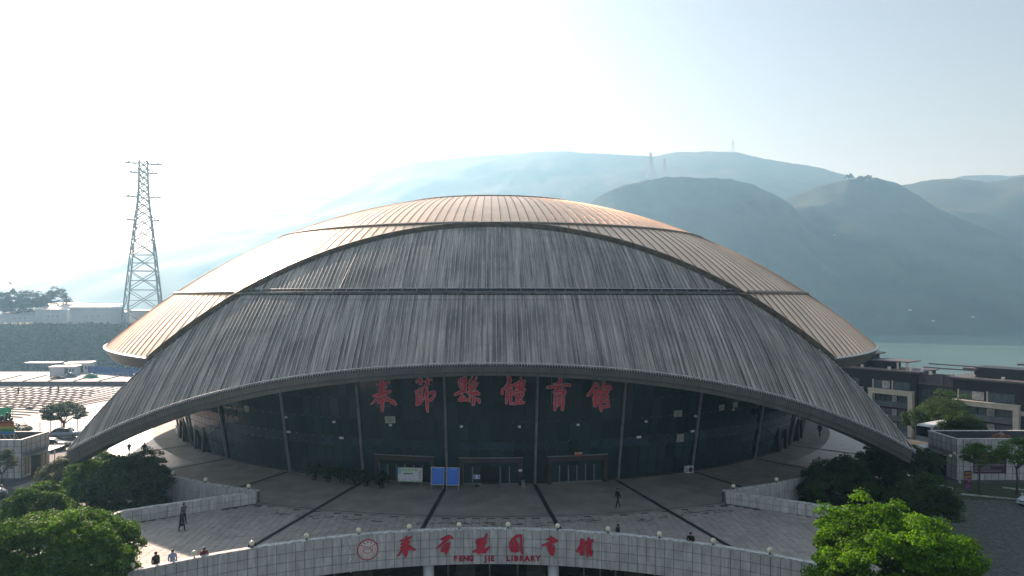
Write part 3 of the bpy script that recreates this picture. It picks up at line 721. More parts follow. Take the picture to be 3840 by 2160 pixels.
LIB = {
 '奉': [[(1140,170,32),(1135,300,90),(1125,450,120),(1130,600,40)],[(1020,250,32),(1120,250,60),(1240,190,36)],[(1040,330,42),(1200,300,52)],[(1030,400,42),(1210,380,60)],[(1050,450,60),(1000,530,42),(955,570,15)],[(1170,390,42),(1250,430,62),(1320,465,36)]],
 '节': [[(1880,230,42),(1960,205,70),(2050,175,62),(2115,215,30)],[(2060,190,42),(1940,290,60),(1840,370,42),(1770,410,22)],[(2050,310,42),(2030,400,52),(1990,470,62),(1975,555,20)],[(1890,470,52),(1940,400,72),(2020,335,52)],[(1880,480,42),(1980,460,62)]],
 '县': [[(420,110,36),(390,190,56),(330,260,62)],[(230,230,32),(320,210,62)],[(240,260,52),(330,330,120)],[(300,340,140),(400,250,52)],[(160,440,26),(240,410,52),(350,390,82)],[(350,430,62),(430,390,52),(475,345,20)],[(250,450,42),(400,440,42)]],
 '图': [[(875,250,42),(862,330,52),(880,400,42)],[(890,220,42),(980,150,52),(1060,132,42)],[(1060,132,42),(1065,280,42),(1070,400,46),(1085,470,30)],[(950,220,50),(960,330,130),(960,400,110)],[(890,420,42),(1000,412,52)]],
 '书': [[(1620,155,32),(1630,220,62),(1600,330,72)],[(1550,210,32),(1640,190,52),(1730,230,42)],[(1460,325,36),(1560,290,42),(1680,250,42)],[(1580,340,62),(1610,410,92),(1640,480,62)],[(1670,330,30),(1670,430,42)]],
 '馆': [[(2180,210,42),(2170,330,52),(2100,440,42)],[(2200,220,42),(2250,270,52)],[(2230,290,62),(2200,400,82),(2190,480,72)],[(2320,200,62),(2330,300,90),(2310,420,82)],[(2250,280,32),(2390,220,46)],[(2300,420,62),(2360,420,62),(2350,490,52)],[(2290,380,52),(2290,530,26)]]}
def smooth(st):
    out = []
    for i in range(len(st)-1):
        p0 = st[max(i-1, 0)]; p1 = st[i]; p2 = st[i+1]; p3 = st[min(i+2, len(st)-1)]
        for k in range(5):
            t = k/5; out.append(tuple(.5*((2*b_)+(-a_+c_)*t+(2*a_-5*b_+4*c_-d_)*t*t+(-a_+3*b_-3*c_+d_)*t**3) for a_, b_, c_, d_ in zip(p0, p1, p2, p3)))
    out.append(st[-1]); return out
def brush(strokes, cx, cy, s, root, grow, depth, mats, name):
    """strokes -> solid letter; grow widens it (pale backing edge)"""
    b = MB()
    for k, st in enumerate(strokes):
        P = smooth(st); L = []; Rr = []; jag = random.Random(k)
        for i, (x, y, wd) in enumerate(P):
            a = P[max(i-1, 0)]; c = P[min(i+1, len(P)-1)]; t = Vector((c[0]-a[0], c[1]-a[1])); t.normalize(); n = Vector((-t.y, t.x)); h = wd/2*(1+jag.uniform(-.07, .07))+grow/s
            L.append(((x+n.x*h-cx)*s, -(y+n.y*h-cy)*s)); Rr.append(((x-n.x*h-cx)*s, -(y-n.y*h-cy)*s))
        def capp(p, q, wd):
            d = Vector((p[0]-q[0], p[1]-q[1])); d.normalize(); h = wd/2+grow/s
            return [((p[0]+d.x*h*math.cos(f)+(-d.y)*h*math.sin(f)-cx)*s, -(p[1]+d.y*h*math.cos(f)+d.x*h*math.sin(f)-cy)*s) for f in (-1.0, -.4, .4, 1.0)]
        y0 = -depth[0]-k*.0016; y1 = depth[1]
        e = capp(P[-1], P[-2], P[-1][2]); f = capp(P[0], P[1], P[0][2])
        if (Vector(e[0])-Vector(L[-1])).length > (Vector(e[-1])-Vector(L[-1])).length: e = e[::-1]
        if (Vector(f[0])-Vector(Rr[0])).length > (Vector(f[-1])-Vector(Rr[0])).length: f = f[::-1]
        n = len(L)
        for i in range(n-1):
            b.add([(*L[i],), (*Rr[i],), (*Rr[i+1],), (*L[i+1],)] and [(L[i][0], y0, L[i][1]), (Rr[i][0], y0, Rr[i][1]), (Rr[i+1][0], y0, Rr[i+1][1]), (L[i+1][0], y0, L[i+1][1])], [(0, 1, 2, 3)], 0)
        ring = L+e+Rr[::-1]+f
        b.add([(p[0], y0, p[1]) for p in [L[-1]]+e+[Rr[-1]]], [(0, 1, 2, 3, 4, 5)], 0); b.add([(p[0], y0, p[1]) for p in [Rr[0]]+f+[L[0]]], [(0, 1, 2, 3, 4, 5)], 0)
        m = len(ring)
        b.add([(p[0], y0, p[1]) for p in ring]+[(p[0], y1, p[1]) for p in ring], [(i, (i+1) % m, (i+1) % m+m, i+m) for i in range(m)], 1)
    return b.build(name, mats, root, local=True)
def char_root(parent, loc, rz, name='sign_character'):
    o = bpy.data.objects.new(name, None); COL.objects.link(o); o.parent = parent; o.location = Vector(loc)-Vector(parent.location); o.rotation_euler = (0, 0, rz); return o
# big sign under the canopy: each character hangs on a light steel frame
DS = 65.3
sign = thing('hall_sign', 'row of six large red calligraphy characters hung before the glass front', 'sign', gd(1841, 1480, DS))
for k, (ch, st) in enumerate(BIG.items()):
    reg = (1360, 1380, 460/2576) if k < 3 else (1820, 1380, 500/2576)
    X = [p[0] for s_ in st for p in s_]; Y = [p[1] for s_ in st for p in s_]; cx, cy = (min(X)+max(X))/2, (min(Y)+max(Y))/2
    u, v = reg[0]+cx*reg[2], reg[1]+cy*reg[2]; x = (u-1841)/2560*DS
    dd = DS+abs(x)**2/(2*50)*1.0; loc = gd(u, v, dd); r = char_root(sign, loc, R(math.degrees(math.atan2(loc[0], -loc[1]))))
    brush(st, cx, cy, reg[2]/2560*dd, r, -.012, (.10, -.06), [M_red, M_red], 'red_face')
    brush(st, cx, cy, reg[2]/2560*dd, r, .035, (.055, .05), [M_pink, M_pink], 'pale_edge')
    b = MB(); hw, h0, h1 = .66, -1.05, 2.1
    for s in (-1, 1): b.tube((s*hw, .12, h0), (s*hw, .12, h1), .022, .022, 4)
    for z in (h0, .1, .95): b.tube((-hw, .12, z), (hw, .12, z), .022, .022, 4)
    b.build('steel_frame', M_pillar, r, local=True)
# library lettering, on the tiled arc
lsign = thing('library_sign', 'row of six dark red cursive characters on the library wall', 'sign', (0, LC[1]+LRAD-.06, .2))
DL = 52.0
for k, (ch, st) in enumerate(LIB.items()):
    reg = (1320, 1980, 460/2576) if k < 2 else (1740, 1980, 520/2576)
    X = [p[0] for s_ in st for p in s_]; Y = [p[1] for s_ in st for p in s_]; cx, cy = (min(X)+max(X))/2, (min(Y)+max(Y))/2
    u, v = reg[0]+cx*reg[2], reg[1]+cy*reg[2]
    d = DL
    for _ in range(6):
        x = (u-1841)/2560*d; d = LC[1]+math.sqrt((LRAD-.05)**2-x*x)-CAMY
    r = char_root(lsign, gd(u, v, d), -math.asin(x/LRAD))
    brush(st, cx, cy, reg[2]/2560*d, r, 0, (.10, -.02), [M_red, mat('sign_red_side', (.12, .012, .02), .6)], 'red_face')
# latin lettering
def font_mesh(txt, size, ext, mt, offset=.0):
    cu = bpy.data.curves.new('lettering', 'FONT'); cu.body = txt; cu.size = size; cu.extrude = ext; cu.offset = offset; cu.align_x = 'CENTER'; cu.align_y = 'BOTTOM_BASELINE'; cu.resolution_u = 2
    o = bpy.data.objects.new('lettering_tmp', cu); COL.objects.link(o); dg = bpy.context.evaluated_depsgraph_get(); me = bpy.data.meshes.new_from_object(o.evaluated_get(dg))
    bpy.data.objects.remove(o); me.materials.clear(); me.materials.append(mt); return me
m_lred = mat('small_letter_red', (.42, .03, .06), .55)
letters = thing('library_lettering', 'small dark red block letters reading FENG JIE LIBRARY', 'sign', (0, LC[1]+LRAD-.06, -.6))
for txt, u0, u1 in (('FENG', 1698, 1776), ('JIE', 1813, 1855), ('LIBRARY', 1895, 2028)):
    n = len(txt); wts = [.5 if c == 'I' else 1.0 for c in txt]; tot = sum(wts); acc = 0
    for c, wt in zip(txt, wts):
        u = u0+(u1-u0)*(acc+wt/2)/tot; acc += wt; d = 52.0
        for _ in range(4):
            x = (u-1841)/2560*d; d = LC[1]+math.sqrt((LRAD-.05)**2-x*x)-CAMY
        p = Vector(gd(u, 2103, d)); me = font_mesh(c, .56, .03, m_lred, .03)
        link('letter', me, letters, p-Vector(letters.location), (R(90), 0, -math.asin(x/LRAD)))
# round emblem
u, v = 1379, 2061; d = 50
for _ in range(6):
    x = (u-1841)/2560*d; d = LC[1]+math.sqrt((LRAD-.05)**2-x*x)-CAMY
em = thing('round_emblem', 'round white emblem with red ring, bud crown and open book on the library wall', 'emblem', gd(u, v, d), -math.asin(x/LRAD))
def disc(r, y0, y1, name, mt, n=40, r_in=0):
    b = MB(); ring = [(r*math.cos(2*math.pi*i/n), r*math.sin(2*math.pi*i/n)) for i in range(n)]
    if r_in:
        rin = [(a*r_in/r, c*r_in/r) for a, c in ring]
        b.grid([[(a, y0, c) for a, c in ring], [(a, y0, c) for a, c in rin]], closed=True)
    else: b.add([(a, y0, c) for a, c in ring], [tuple(range(n))])
    b.grid([[(a, y, c) for a, c in ring] for y in (y1, y0)], closed=True); return b.build(name, mt, em, local=True)
m_emr = mat('emblem_red', (.45, .02, .05), .5); m_emw = mat('emblem_white', (.78, .72, .7), .5, var=.04)
disc(.78, -.05, .05, 'backing_disc', m_emr); disc(.70, -.06, 0, 'white_disc', m_emw); disc(.655, -.066, -.058, 'red_ring', m_emr, 40, .64); disc(.47, -.066, -.058, 'pink_ring', mat('emblem_pink', (.55, .4, .4), .5), 40, .455)
b = MB()
for k in range(5):
    a = R(38+26*k); b.box((.57*math.cos(a), -.066, .57*math.sin(a)), (.09, .012, .085))
b.build('emblem_characters', M_dark, em, local=True)
b = MB()
for k in range(14):
    a = R(215+k*8.5)
    if k in (4, 8): continue
    b.box((.575*math.cos(a), -.066, .575*math.sin(a)), (.035, .012, .045))
tag(b.build('emblem_latin_ring', M_dark, em, local=True), None, None, None, 'stuff')
b = MB()
for s in (-1, 1):
    pts = [(s*.16, .33), (s*.33, .25), (s*.37, .08), (s*.33, -.12), (s*.36, -.28)]
    for (x0, z0), (x1, z1) in zip(pts[:-1], pts[1:]): b.tube((x0, -.07, z0), (x1, -.07, z1), .022, .022, 4)
    pts = [(0, .02), (s*.18, .08), (s*.33, -.04), (s*.2, -.2), (0, -.26)]
    for (x0, z0), (x1, z1) in zip(pts[:-1], pts[1:]): b.tube((x0, -.072, z0), (x1, -.072, z1), .018, .018, 4)
b.build('emblem_book', m_emr, em, local=True)
b = MB()
for x, z, r in ((0, .22, .06), (-.1, .19, .05), (.1, .19, .05), (-.22, .16, .055), (.22, .16, .055)): b.add([(x-r*.7, -.075, z-r), (x+r*.7, -.075, z-r), (x+r*.5, -.075, z+r*.4), (x, -.075, z+r*1.3), (x-r*.5, -.075, z+r*.4)], [(0, 1, 2, 3, 4)])
b.build('emblem_buds', m_emr, em, local=True)
for k, (s, i) in enumerate(((-1, 0), (1, 1))):
    b = MB()
    for j in range(7):
        a = R(180+25-j*8) if s < 0 else R(-25+j*8)
        b.box((.56*math.cos(a), -.066, .56*math.sin(a)), (.06, .012, .05))
    b.build('emblem_wreath', mat('emblem_pink', (.55, .4, .4), .5), em, local=True)
# ---------------------------------------------------------------- people: one continuous skinned body each
M_skin = mat('skin', (.42, .26, .19), .55, 0, var=.05); M_hair = mat('black_hair', (.012, .011, .011), .5); M_shoe = mat('dark_shoe', (.012, .012, .013), .5)
def clothmat(name, c): return mat('cloth_'+name, c, .85, 0, var=.15, scale=9, bump=.2, bscale=30)
CL = {k: clothmat(k, c) for k, c in dict(black=(.014, .014, .016), charcoal=(.03, .03, .032), navy=(.015, .017, .028), lightblue=(.33, .42, .62), red=(.2, .012, .022), grey=(.12, .12, .12), dark_trouser=(.018, .018, .022), white=(.6, .6, .6), orange=(.4, .12, .03)).items()}
def person(label, loc, rz, pose, top, bottom, hair='short', coat=False, h=1.7, seed=0, group=None, hat=False):
    k = h/1.7; root = thing('person', label, 'person', loc, rz, group)
    V = []; E = []; RD = []
    def v(p, r, par=None):
        V.append((p[0]*k, p[1]*k, p[2]*k)); RD.append((r[0]*k, r[1]*k) if hasattr(r, '__len__') else (r*k, r*k))
        if par is not None: E.append((par, len(V)-1))
        return len(V)-1
    lean = {'lean': .30, 'walk': .04, 'stand': .0, 'phone': .06}[pose]
    def L(z): return -lean*max(0, z-.95)
    pel = v((0, 0, .95), (.155, .12)); sp = v((0, L(1.15), 1.15), (.155, .12), pel); ch = v((0, L(1.34), 1.33), (.185, .125), sp); nk = v((0, L(1.48), 1.46), .062, ch)
    hd = v((0, L(1.58)-.015, 1.555), (.082, .092), nk); ht = v((0, L(1.66)-.01, 1.645), (.072, .085), hd)
    for s in (-1, 1):
        st = {'walk': s*.2, 'lean': s*.03+.06, 'stand': s*.02, 'phone': s*.02}[pose]
        hp = v((s*.09, 0, .88), .098, pel); kn = v((s*.1, -st*.55-(.03 if st > 0 else -.0), .49), .07, hp); an = v((s*.1, -st+(.06 if pose == 'walk' and st < 0 else 0), .09), .048, kn); v((s*.115, -st-.15, .035), .042, an)
        sh = v((s*.19, L(1.4), 1.385), .078, ch)
        if pose == 'walk': el, wr_, hn = (s*.25, s*.10, 1.12), (s*.25, s*.16-.05, .88), (s*.25, s*.17-.08, .80)
        elif pose == 'lean': el, wr_, hn = (s*.27, -.24, 1.16), (s*.12, -.42, 1.13), (s*.05, -.46, 1.13)
        elif pose == 'phone': el, wr_, hn = (s*.24, -.08, 1.12), (s*.16, -.30, 1.2), (s*.12, -.36, 1.24)
        else: el, wr_, hn = (s*.25, .03, 1.12), (s*.23, -.02, .88), (s*.22, -.05, .80)
        e = v(el, .056, sh); w_ = v(wr_, .041, e); v(hn, (.042, .022), w_)
    me = bpy.data.meshes.new('body'); me.from_pydata(V, E, []); o = bpy.data.objects.new('body_tmp', me); COL.objects.link(o)
    sk = o.modifiers.new('s', 'SKIN'); sk.use_smooth_shade = True
    for i, sv in enumerate(me.skin_vertices[0].data): sv.radius = RD[i]; sv.use_root = (i == 0)
    ss_ = o.modifiers.new('d', 'SUBSURF'); ss_.levels = 1; ss_.render_levels = 1
    dg = bpy.context.evaluated_depsgraph_get(); bm = bpy.data.meshes.new_from_object(o.evaluated_get(dg)); bpy.data.objects.remove(o); bm.name = 'body'
    # fingers, nose, eyes and ears belong to the same mesh
    vs = [tuple(q.co) for q in bm.vertices]; fs = [tuple(p.vertices) for p in bm.polygons]; mi = []
    hands = [i for i in range(len(V)) if RD[i][1] == .022*k]
    for f in fs:
        c = sum((Vector(vs[i]) for i in f), Vector())/len(f); z = c.z/k
        nh = min((c-Vector(V[i])).length for i in hands)
        if nh < .07*k: m = 0
        elif z > 1.475-(.03 if pose == 'lean' else 0): m = 0
        elif z < .085: m = 3
        elif z < .93 and abs(c.x) < .21*k: m = 2
        else: m = 1
        mi.append(m)
    q = MB(); q.v = vs; q.f = fs; q.m = mi
    for i in hands:
        p = Vector(V[i]); par = Vector(V[[a for a, b_ in E if b_ == i][0]]); d = (p-par).normalized(); sd = Vector((1, 0, 0)) if abs(d.x) < .8 else Vector((0, 0, 1))
        for j, ln in enumerate((.055, .066, .07, .06)):
            a = p+d*.02*k+sd*((j-1.5)*.018*k); bnd = a+d*ln*.55*k; q.tube(a, bnd, .009*k, .008*k, 5, 0); q.tube(bnd, bnd+(d*.8+Vector((0, -.4, -.4))).normalized()*ln*.5*k, .008*k, .006*k, 5, 0)
        q.tube(p-sd*.03*k, p-sd*.055*k+d*.035*k, .01*k, .007*k, 5, 0)
    hc = Vector(V[hd]); q.add([hc+Vector(t)*k for t in ((-.014, -.088, -.01), (.014, -.088, -.01), (0, -.118, -.012), (0, -.092, .035))], [(0, 2, 3), (2, 1, 3), (0, 1, 2)], 0)
    for s in (-1, 1): q.sphere(tuple(hc+Vector((s*.032, -.088, .035))*k), .011*k, 6, 4, 4); q.sphere(tuple(hc+Vector((s*.088, 0, .01))*k), (.012*k, .022*k, .032*k), 6, 4, 0)
    q.box(tuple(hc+Vector((0, -.09, -.042))*k), (.045*k, .012*k, .01*k), 0, 5)
    q.build('body', [M_skin, CL[top], CL[bottom], M_shoe, M_hair, mat('lips', (.3, .1, .09), .5)], root, True, True)
    b = MB(); c = Vector(V[ht])
    b.sphere((c.x, c.y+.012*k, c.z-.012*k), (.098*k, .112*k, .088*k), 12, 8)
    if hair == 'long': b.sphere((c.x, c.y+.06*k, c.z-.13*k), (.115*k, .085*k, .2*k), 12, 8)
    b.build('hat' if hat else 'hair', CL['black'] if hat else M_hair, root, True, True)
    if coat:
        b = MB(); rows = []
        for z, rx, ry in ((1.3, .21, .155), (1.05, .19, .15), (.85, .215, .18), (.62, .24, .21), (.45, .255, .23)):
            rows.append([((rx*math.cos(2*math.pi*i/14)*(1+.05*math.sin(i*2.3)))*k, (ry*math.sin(2*math.pi*i/14)+L(z))*k, z*k) for i in range(14)])
        b.grid(rows, closed=True); b.build('coat', CL[top], root, True, True)
    return root
def libp(u, back=.62):
    d = 50
    for _ in range(8):
        x = (u-1841)/2560*d; d = LC[1]+math.sqrt((LRAD+back)**2-x*x)-CAMY
    return (x, d+CAMY, .01), -math.asin(x/LRAD)
person('person in black cap and jacket walking across the middle of the terrace', gz(2317, 1904, .01), R(-75), 'walk', 'black', 'black', h=1.74, hat=True)
person('woman in long black coat walking over the sunlit patch', gz(682, 1991, .01), R(70), 'walk', 'black', 'black', 'long', True, 1.64)
person('person in dark jacket just behind the woman in the long coat', gz(688, 1964, .01), R(60), 'walk', 'grey', 'black', h=1.7)
p, a = libp(584, 1.0); person('stout person in dark coat standing beside the leftmost parapet lamp', p, a+R(20), 'stand', 'charcoal', 'dark_trouser', h=1.72)
p, a = libp(647, .8); person('person in pale blue jacket behind the library parapet', p, a, 'stand', 'lightblue', 'dark_trouser', h=1.72)
p, a = libp(764, .55); person('person in dark red jacket leaning on the library parapet', p, a, 'lean', 'red', 'black', 'long', h=1.62)
p, a = libp(944, .55); person('person in black leaning on the parapet left of the emblem', p, a, 'lean', 'black', 'black', h=1.6)
p, a = libp(2319, .9); person('woman with long black hair holding a phone behind the parapet', p, a+R(-60), 'phone', 'black', 'black', 'long', h=1.6)
p, a = libp(2591, .62); person('grey-haired person in black leaning on the right part of the parapet', p, a, 'lean', 'black', 'black', h=1.72)
person('person in dark clothes walking on the far right flank of the terrace', gz(3074, 1637, .01), R(-60), 'walk', 'navy', 'black', h=1.72)
person('person half hidden by the right canopy wing', gz(3260, 1638, .01), R(10), 'stand', 'black', 'black', h=1.7)
person('person in black seen from behind, left of a pair on the left terrace', gz(484, 1712, .01), R(165), 'walk', 'black', 'black', h=1.7)
person('person in black seen from behind, right of a pair on the left terrace', gz(541, 1714, .01), R(175), 'walk', 'black', 'dark_trouser', h=1.74)
for i, (u, v, z, lb) in enumerate(((69, 1479, G, 'worker standing alone at the left of the yard grid'), (189, 1473, G, 'worker bending over the yard grid'), (219, 1469, G, 'worker standing upright at the middle of the yard grid'))):
    person(lb, gz(u, v, z+.05), R(40*i), 'lean' if i == 1 else 'stand', 'grey', 'dark_trouser', h=1.75, group='workers in the construction yard')
# ---------------------------------------------------------------- trees: tapered trunk, limbs, crown of leaf-sized faces
def leaves_mesh(name, clumps, per, leaf, mt, seed, flat=.92):
    """clumps: (centre, radius) arrays; every clump holds leaf quads near its shell, folded along the midrib"""
    rg = np.random.default_rng(seed); C = np.array([c for c, r in clumps]); Rr = np.array([r for c, r in clumps]); n = len(C)*per
    idx = np.repeat(np.arange(len(C)), per)
    d = rg.normal(size=(n, 3)); d[:, 2] = np.abs(d[:, 2])*.6+d[:, 2]*.5; d /= np.linalg.norm(d, axis=1)[:, None]
    rad = Rr[idx]*(.45+.6*rg.random(n)**.5); rad *= 1+.25*(rg.random(n) > .93)
    P = C[idx]+d*rad[:, None]*np.array([1, 1, flat])
    nrm = d*.7+rg.normal(size=(n, 3))*.55+np.array([0, 0, .35]); nrm /= np.linalg.norm(nrm, axis=1)[:, None]
    t = np.cross(nrm, rg.normal(size=(n, 3))); t /= np.linalg.norm(t, axis=1)[:, None]; s = np.cross(nrm, t)
    L = leaf*(.7+.6*rg.random(n)); W = L*.5
    V = np.empty((n, 4, 3)); V[:, 0] = P-t*(L/2)[:, None]; V[:, 2] = P+t*(L/2)[:, None]; V[:, 1] = P+s*(W/2)[:, None]+nrm*(L*.1)[:, None]; V[:, 3] = P-s*(W/2)[:, None]+nrm*(L*.1)[:, None]
    me = bpy.data.meshes.new(name); me.vertices.add(4*n); me.vertices.foreach_set('co', V.reshape(-1)); me.loops.add(4*n); me.loops.foreach_set('vertex_index', np.arange(4*n, dtype=np.int32))
    me.polygons.add(n); me.polygons.foreach_set('loop_start', np.arange(0, 4*n, 4, dtype=np.int32)); me.polygons.foreach_set('loop_total', np.full(n, 4, dtype=np.int32))
    me.update(calc_edges=True); me.materials.append(mt); return me
def tree(name, label, base, crown, rad, mt, seed, ncl=70, per=170, leaf=.2, trunk=.16, group=None, cl=(.2, .34), spiky=0.0, lobes=None, fill=.35, cat='tree'):
    """crown: (dx, dy, z) of the crown centre relative to base x, y; rad: its half sizes"""
    rg = random.Random(seed); root = thing(name, label, cat, base, rg.uniform(0, .2), group)
    c0 = Vector((crown[0], crown[1], crown[2]-base[2])); cl_list = []; limbs = MB()
    mean = (rad[0]+rad[1]+rad[2])/3
    lobes = lobes or [(Vector((0, 0, 0)), 1.0)]
    for k in range(ncl):
        lo, ls = lobes[k % len(lobes)]
        while True:
            v = Vector((rg.gauss(0, 1), rg.gauss(0, 1), rg.gauss(0, 1))).normalized()
            if v.z > -.55: break
        q = (1-fill*rg.random()**2)*(1+.10*math.sin(v.x*5+seed)+.08*math.sin(v.y*7+seed*2)+.07*math.sin(v.z*9+seed))
        if spiky and rg.random() < .22: q *= 1+spiky*rg.random()
        p = c0+Vector((lo[0]*rad[0]+v.x*rad[0]*q*ls*.86, lo[1]*rad[1]+v.y*rad[1]*q*ls*.86, lo[2]*rad[2]+v.z*rad[2]*q*ls*.86)); cl_list.append((tuple(p), mean*rg.uniform(*cl)))
    me = leaves_mesh('crown', cl_list, per, leaf, mt, seed); link('crown', me, root)
    fork = Vector((0, 0, max(.8, (c0.z-rad[2]*.75)))); tk = MB()
    bend = Vector((rg.uniform(-.15, .15), rg.uniform(-.15, .15), 0))
    tk.tube((0, 0, -.1), fork*.5+bend, trunk*1.35, trunk*1.05, 8, caps=False); tk.tube(fork*.5+bend, fork, trunk*1.05, trunk*.85, 8)
    tr = tk.build('trunk', M_bark, root, True, True)
    for k in range(7):
        p = Vector(cl_list[(k*7) % len(cl_list)][0]); m1 = fork.lerp(p, .45)+Vector((0, 0, .12*mean)); lb = MB(); lb.tube(fork-Vector((0, 0, .1)), m1, trunk*.6, trunk*.35, 6); lb.tube(m1, p, trunk*.35, trunk*.1, 5); lb.build('limb', M_bark, tr, True, True)
    return root
LF_dark = leafmat('leaf_dark_evergreen', (.024, .055, .018), (.058, .105, .03), .25)
LF_mid = leafmat('leaf_mid_green', (.045, .115, .02), (.125, .23, .04), .4)
LF_bright = leafmat('leaf_bright_green', (.05, .14, .012), (.15, .29, .03), .5)
LF_pale = leafmat('leaf_pale_green', (.065, .085, .045), (.13, .15, .085), .3)
LF_will = leafmat('leaf_feathery', (.035, .07, .022), (.07, .12, .035), .35)
LF_hazy = leafmat('leaf_far', (.022, .032, .022), (.04, .052, .03), .08, .9)
def tr(u, d, ztop, r, rz, *a, **k):
    x = (u-1841)/2560*d; y = d+CAMY; return dict(base=(x, y, k.get('zb', G)), crown=(0, 0, ztop-rz), rad=(r, r*.95, rz))
T = []
def T_(name, label, u, d, vtop, r, rz, mt, seed, zb=G, **k):
    x = (u-1841)/2560*d; zt = CAMZ-(vtop-1118)/2560*d
    return tree(name, label, (x, d+CAMY, zb), (0, 0, zt-rz), (r, r*.95, rz), mt, seed, **k)
T_('broadleaf_tree', 'large round bright green tree in front of the right forecourt', 3348, 39, 1892, 4.6, 4.3, LF_bright, 3, ncl=520, per=230, leaf=.19, spiky=.24, cl=(.085, .15), fill=.25, trunk=.22)
T_('broadleaf_tree', 'large dark green tree at the bottom left corner', 205, 42, 1905, 4.9, 4.3, LF_mid, 5, ncl=520, per=230, leaf=.19, cl=(.09, .155), fill=.2, trunk=.22)
T_('broadleaf_tree', 'medium green tree just above the bottom left tree', 140, 58, 1815, 2.9, 2.6, LF_mid, 8, ncl=240, per=190, leaf=.19, cl=(.11, .19), fill=.2)
T_('evergreen_tree', 'big dark rounded tree against the left terrace wall', 495, 66, 1695, 4.0, 3.9, LF_dark, 12, ncl=380, per=190, leaf=.19, cl=(.09, .17))
T_('evergreen_tree', 'green tree in the middle of the left clump of three', 355, 69.5, 1700, 3.1, 3.4, LF_mid, 14, ncl=260, per=170, leaf=.19, cl=(.1, .19))
T_('evergreen_tree', 'pale grey-green tree on the outer edge of the left clump', 258, 74, 1712, 2.9, 2.6, LF_pale, 17, ncl=130, per=240, leaf=.19, cl=(.16, .27), spiky=.3)
T_('spreading_tree', 'dark spreading tree standing at the edge of the sunlit yard', 240, 119, 1512, 3.9, 2.0, LF_dark, 21, ncl=80, per=150, leaf=.24, cl=(.16, .28), trunk=.2)
T_('small_tree', 'small bush behind the rainbow striped sign', 66, 108, 1590, 2.1, 1.7, LF_pale, 23, ncl=36, per=120, leaf=.22)
T_('small_tree', 'slim tree before the left tiled kiosk', 8, 82, 1690, 1.7, 1.6, LF_pale, 26, ncl=40, per=130, leaf=.17, trunk=.08)
T_('evergreen_tree', 'big very dark tree against the right terrace wall', 3150, 66, 1716, 3.9, 3.7, LF_dark, 31, ncl=380, per=190, leaf=.19, cl=(.09, .17))
T_('evergreen_tree', 'dark tree between the right terrace and the parked white car', 3292, 71, 1676, 3.0, 3.5, LF_dark, 33, ncl=260, per=170, leaf=.19, cl=(.1, .19))
T_('evergreen_tree', 'dark spreading tree under the right canopy tip', 3420, 79, 1666, 3.3, 2.8, LF_dark, 36, ncl=260, per=170, leaf=.19, cl=(.1, .19))
T_('shrub', 'dark loose shrub right behind the bright green tree', 3465, 61, 1800, 2.8, 2.2, LF_dark, 38, ncl=110, per=240, leaf=.19, cat='shrub')
T_('young_tree', 'young tree with forked bare trunk before the right kiosk', 3672, 81.4, 1662, 1.95, 1.65, LF_mid, 41, ncl=52, per=130, leaf=.17, trunk=.1, cl=(.2, .34))
T_('young_tree', 'young tree cut by the right edge of the picture', 3812, 80.5, 1640, 2.2, 2.1, LF_mid, 43, ncl=60, per=130, leaf=.17, trunk=.11, cl=(.2, .34))
T_('round_tree', 'small dark round tree left of the white coach', 3432, 116, 1537, 2.3, 1.9, LF_dark, 47, ncl=50, per=150, leaf=.2)
T_('feathery_tree', 'loose feathery tree before the recessed part of the flats', 3540, 121, 1476, 3.9, 3.6, LF_will, 51, ncl=110, per=170, leaf=.22, spiky=.5, fill=.8)
T_('feathery_tree', 'low feathery tree in front of the white coach', 3600, 106, 1540, 3.0, 2.2, LF_will, 53, ncl=110, per=170, leaf=.22, spiky=.4, fill=.8)
# trees on the left hilltop
for i, (u, d, vt, r, rz, lb, nm) in enumerate(((16, 436, 1085, 4.9, 11.0, 'slim pointed tree at the left edge of the hilltop', 'conifer'), (44, 439, 1078, 5.5, 11.6, 'tall loose conifer, second on the hilltop', 'conifer'), (80, 444, 1102, 7.0, 7.7, 'open-crowned hilltop tree beside the tall conifer', 'hilltop_tree'), (112, 441, 1085, 10.1, 10.1, 'broad hilltop tree left of the domed one', 'hilltop_tree'), (205, 439, 1080, 9.6, 9.8, 'dense dome-shaped tree behind the white sheds', 'hilltop_tree'), (160, 447, 1100, 6.9, 6.9, 'ragged hilltop tree between two larger crowns', 'hilltop_tree'))):
    T_(nm, lb, u, d, vt, r, rz, LF_hazy, 60+i, zb=4, ncl=70, per=70, leaf=.95, trunk=.45, group='trees on the left hilltop', spiky=.5 if nm == 'conifer' else .2, fill=.9 if i != 4 else .3, cl=(.14, .26))
# clump on the far hill
for i, (u, vt, r) in enumerate(((3183, 640, 11), (3225, 648, 12), (3255, 645, 10))):
    T_('far_tree', ('leftmost', 'middle', 'rightmost')[i]+' tree of the clump on the far hill top', u, 1650, vt+12, r*.9, 6.5, LF_hazy, 80+i, zb=gd(u, 696, 1650)[2], ncl=26, per=40, leaf=2.8, trunk=.9, group='clump on the far hill', fill=.8)
# undergrowth on the wooded bank left: one mass
def bank_mass():
    pts = []
    for k in range(4200):
        d = random.uniform(335, 404); u = random.uniform(-500, 700); x = (u-1841)/2560*d; pts.append(((x, d+CAMY, hground(x, d+CAMY)+random.uniform(-.6, 1.0)), random.uniform(1.8, 3.8)*(1-.45*sstep(380, 404, d))))
    return leaves_mesh('undergrowth', pts, 30, 1.5, LF_hazy, 99)
tag(link('undergrowth', bank_mass()), 'dark wooded bank below the hilltop sheds', None, None, 'stuff')
